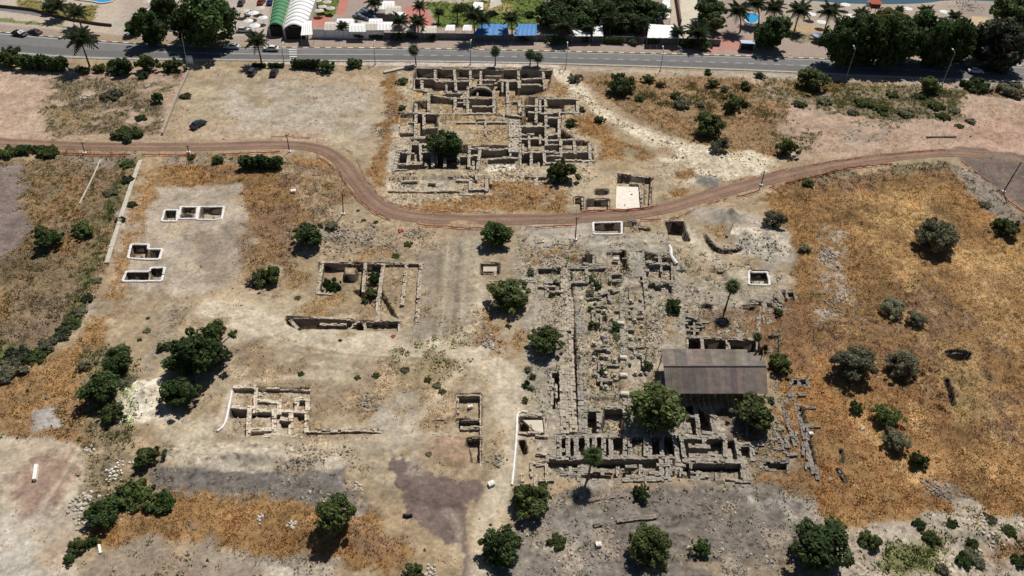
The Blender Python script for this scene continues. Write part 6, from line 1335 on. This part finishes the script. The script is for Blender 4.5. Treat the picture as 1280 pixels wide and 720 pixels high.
def canopy(pts, z, m, label, name='awning', pitch=.5, posts=True, cat='awning', grp=None):
    g = [at(x, y, z) for x, y in pts]; c = np.mean(g, 0); root = empty(name, (c[0], c[1], 0), label, cat, grp)
    A, B, C_, D = g; n = 5                                              # A,B front; C,D back
    for k in range(n):
        t0, t1 = k/n, (k+.98)/n; mb = MB(); vs = []
        for th in (0, -.06):
            for e, f, dz in ((A, B, 0), ((A+D)/2, (B+C_)/2, pitch), (D, C_, pitch*.6)):
                for t in (t0, (t0+t1)/2, t1): q = e+(f-e)*t; vs.append((q[0], q[1], q[2]+dz+th-(.08 if t == (t0+t1)/2 else 0)))
        fs = []
        for r_ in (0, 1):
            for j in (0, 1): a = r_*3+j; fs += [(a, a+1, a+4, a+3), (9+a, 9+a+3, 9+a+4, 9+a+1)]
        fs += [(0, 9, 10, 1), (1, 10, 11, 2), (6, 7, 16, 15), (7, 8, 17, 16), (0, 3, 12, 9), (3, 6, 15, 12), (2, 11, 14, 5), (5, 14, 17, 8)]
        mb.add(vs, fs); mb.build('canopy_panel', m, root, True)
    if posts:
        for q in (A, B, C_, D): MB().tube([(q[0]*.98+c[0]*.02, q[1]*.98+c[1]*.02, -.1), (q[0]*.98+c[0]*.02, q[1]*.98+c[1]*.02, z)], [.06, .06], 5).build('post', steel, root, True)
    return root
canopy([(592, 44), (636, 43.5), (634, 31), (601, 31)], 2.6, blue_tarp, 'left wide blue awning behind the resort fence')
canopy([(642, 44.5), (671, 44), (671, 31), (648, 31)], 2.6, blue_tarp, 'right narrow blue awning behind the resort fence')
canopy([(715, 45), (738, 45), (739, 33), (716, 34)], 2.6, white_roof, 'left white awning in front of the dark grove')
canopy([(741, 45), (754, 45), (753, 33), (741, 33)], 2.6, white_roof, 'small right white awning in front of the dark grove')
canopy([(809, 47), (849, 47.5), (846, 33), (811, 31)], 3.0, white_roof, 'big bright white awning left of the sandy drive')
canopy([(824, 22), (838, 22), (832, 3), (828, 3)], 3.4, white_roof, 'pointed white sun sail above the big awning', pitch=1.2)
canopy([(829, 8), (838, 9), (836, -12), (830, -12)], 3.4, white_roof, 'second white sun sail at the top edge', pitch=1.0)
canopy([(376, 44), (391, 43), (390, 28), (380, 29)], 3.0, white_roof, 'small white tent roof at the end of the white hall', pitch=1.0)
canopy([(525, 41), (546, 41), (546, 33), (529, 34)], 2.5, cream, 'cream awning beside the pink terrace')
canopy([(556, 38), (569, 38), (569, 32), (559, 32)], 2.4, white_roof, 'left small white awning on the lawn edge')
canopy([(578, 38), (590, 38), (590, 32), (580, 32)], 2.4, white_roof, 'right small white awning on the lawn edge')
canopy([(590, 11), (604, 12), (604, 4), (593, 3)], 2.6, white_roof, 'white canopy on the sand above the lawn')
canopy([(612, 11), (628, 5), (622, -1), (614, 0)], 2.8, cream, 'cream sun sail on the sand above the lawn', pitch=.9)
for i, (x, y, w) in enumerate([(417, 34, 10), (432, 30, 10), (447, 36, 9), (462, 34, 10), (482, 34, 9), (470, 30, 8), (492, 14, 9), (484, 8, 9), (500, 22, 7), (512, 36, 7)]):
    canopy([(x-w*1.2, y+3.5), (x+w*1.2, y+3.5), (x+w, y-5), (x-w, y-5)], 2.6+.15*(i % 3), white_roof if i % 3 else cream, 'white sun sail of the crowded terrace behind the parapet', pitch=.8, grp='white sun sails of the terrace')
number_group('white sun sails of the terrace')
blob_heap('rock_fountain', 457, 20, 40, 5.0, 1.0, mat('blue_grey_rock', (.16, .19, .24), .8, noise=.25, nscale=1.5), 'blue grey rock fountain between the white sun sails', 'fountain', (.2, .23, .28), 1.1)
def longwall(pts, h, w, m, label, name, cat, panel=3.0, posts=None, cap=None):
    l = resample(G(pts), panel); root = empty(name, (*l[0], 0), label, cat)
    for i in range(len(l)-1):
        a, b = l[i], l[i+1]; c = (a+b)/2; d = b-a; rz = math.atan2(d[1], d[0]); ln = np.linalg.norm(d)
        MB().box((c[0], c[1], h/2-.1), (ln*.985, w, h+.2), rz).build('panel', m, root, True)
        if cap: MB().box((c[0], c[1], h+.06), (ln*.985, w+.12, .12), rz).build('coping', cap, root, True)
        if posts: MB().box((a[0], a[1], h/2), (.14, w+.1, h+.3), rz).build('post', posts, root, True)
longwall([(390, 47), (440, 48), (480, 48.5)], 2.4, .3, white_roof, 'white parapet wall in front of the terrace', 'parapet', 'wall', 3.2, None, fence_grey)
longwall([(480, 48.5), (560, 49), (640, 50.5), (740, 52), (830, 54.5), (900, 57)], 1.9, .12, fence_grey, 'long dark grey fence between the highway and the resort', 'resort_fence', 'fence', 3.0, steel)
longwall([(843, -12), (850, 32)], 2.0, .5, wood, 'dark wall between the white sails and the sandy drive', 'drive_wall', 'wall', 4)  # wall along the drive
longwall([(0, 9), (40, 13), (80, 24), (120, 31), (140, 33)], .8, .3, wood, 'low dark rail wall winding round the lawn at top left', 'garden_wall', 'rail', 3.5)  # low garden wall
# pools
pool_w = bpy.data.materials.new('pool_water'); pool_w.use_nodes = True; pp = pool_w.node_tree.nodes['Principled BSDF']; pp.inputs['Base Color'].default_value = (.03, .32, .62, 1); pp.inputs['Roughness'].default_value = .1
tn = pool_w.node_tree.nodes.new('ShaderNodeTexNoise'); tn.inputs['Scale'].default_value = 1.5; bn = pool_w.node_tree.nodes.new('ShaderNodeBump'); bn.inputs['Strength'].default_value = .25
pool_w.node_tree.links.new(tn.outputs[0], bn.inputs['Height']); pool_w.node_tree.links.new(bn.outputs[0], pp.inputs['Normal'])
def pool(pts, label):
    l = smooth(G(pts+[pts[0]]), 2)[:-1]; c = l.mean(0); root = empty('swimming_pool', (*c, 0), label, 'pool')
    MB().prism([tuple(q) for q in l], -.2, .1).build('water_surface', pool_w, root, True)
    mb = MB(); n = len(l)
    for i in range(n):
        a, b = l[i], l[(i+1) % n]; m_ = (a+b)/2; d = b-a; mb.box((m_[0], m_[1], .12), (np.linalg.norm(d)*1.04, .6, .3), math.atan2(d[1], d[0]))
    mb.build('pool_rim', cream, root, True)
pool([(76, -9), (148, -9), (143, 2), (126, 5), (116, 2), (92, 0)], 'blue swimming pool at the top left edge')
pool([(928, 16), (950, 18), (948, 30), (932, 30)], 'small blue swimming pool behind the bus shelter')
# bus shelter
A, B = at(924, 63), at(941, 64); c = (A+B)/2
bs = empty('bus_shelter', (c[0], c[1], 0), 'small bus shelter with a pale blue roof on the far verge', 'bus shelter')
MB().box((0, .5, 2.55), (4.2, 2.4, .18), 0).build('roof', mat('shelter_blue', (.42, .52, .62), .5), bs)
MB().box((0, 1.5, 1.2), (3.8, .12, 2.4)).build('back_panel', mat('shelter_dark', (.05, .065, .075), .4), bs)
for sx_ in (-1.85, 1.85): MB().box((sx_, .6, 1.2), (.1, 1.7, 2.4)).build('side_panel', MATS['shelter_dark'], bs)
MB().box((0, 1.1, .45), (3.2, .45, .1)).build('bench', wood, bs)
# beach tower with red roof
b, t = upright(1090, 17, 1092, 3); tw_ = empty('beach_tower', b, 'red roofed lifeguard tower on the beach', 'tower')
for sx_ in (-1.1, 1.1):
    for sy_ in (-1, 1): MB().tube([(sx_*1.3, sy_*1.3, -.2), (sx_, sy_, 2.2)], [.12, .1], 6).build('leg', wood, tw_)
MB().box((0, 0, 3.0), (2.9, 2.7, 1.7)).build('cabin', mat('tower_maroon', (.10, .04, .045), .8, noise=.2, nscale=2), tw_)
MB().add([(-2, -1.9, 3.9), (2, -1.9, 3.9), (2, 1.9, 3.9), (-2, 1.9, 3.9), (-.8, 0, 4.8), (.8, 0, 4.8)], [(0, 1, 5, 4), (1, 2, 5), (2, 3, 4, 5), (3, 0, 4), (3, 2, 1, 0)]).build('roof', red_tile, tw_)
MB().box((-2.6, -.4, 3.2), (1.2, .15, 2.0), .2).build('signboard', bag_m, tw_)
# parasols
def parasol(px, py, m, label, r=1.7):
    b = at(px, py+6); root = empty('parasol', b, label, 'parasol', 'beach parasols'); n = 8
    MB().tube([(0, 0, -.1), (0, 0, 2.35)], [.04, .04], 5).build('pole', steel, root)
    for k in range(n):
        a0, a1 = 2*math.pi*k/n, 2*math.pi*(k+.96)/n; vs = [(0, 0, 2.55), (math.cos(a0)*r, math.sin(a0)*r, 2.0), (math.cos(a1)*r, math.sin(a1)*r, 2.0)]
        MB().add(vs+[(v[0], v[1], v[2]-.03) for v in vs], [(0, 1, 2), (5, 4, 3), (1, 4, 5, 2)]).build('canopy_panel', m, root)
for px, py, w in [(1055, 7, 'right of the beach palms'), (1012, 19, 'between the two beach palms'), (1025, 29, 'beside the right beach palm'), (1062, 21, 'left of the yellow green tree'), (1132, 12, 'above the middle of the dark row'), (1178, 16, 'between the last two beach palms'), (1184, 27, 'touching the top of the dark row'), (1049, 28, 'over the left end of the dark row')]:
    parasol(px, py, white_roof, 'white beach parasol '+w)
parasol(1022, 46, mat('parasol_blue', (.35, .45, .65), .8), 'blue and white parasol on the grass before the beach', 2.0)

for i, (px, py) in enumerate([(186, 8), (192, 18), (200, 30), (213, 6), (216, 16), (222, 4), (306, 20), (318, 22), (312, 32), (326, 16), (330, 28), (320, 38)]):
    parasol(px, py-4, white_roof if i % 3 else cream, ('white parasol in the court behind the roadside trees' if i < 6 else 'white parasol in the court left of the green roof')+', '+ORD[i % 6], 1.5+.2*(i % 2))
for i, (px, py) in enumerate([(398, 6), (404, 14), (410, 8), (414, 16), (400, 19)]):
    parasol(px, py-4, cream, 'cream parasol on the small lawn beside the white hall, '+ORD[i], 1.5)
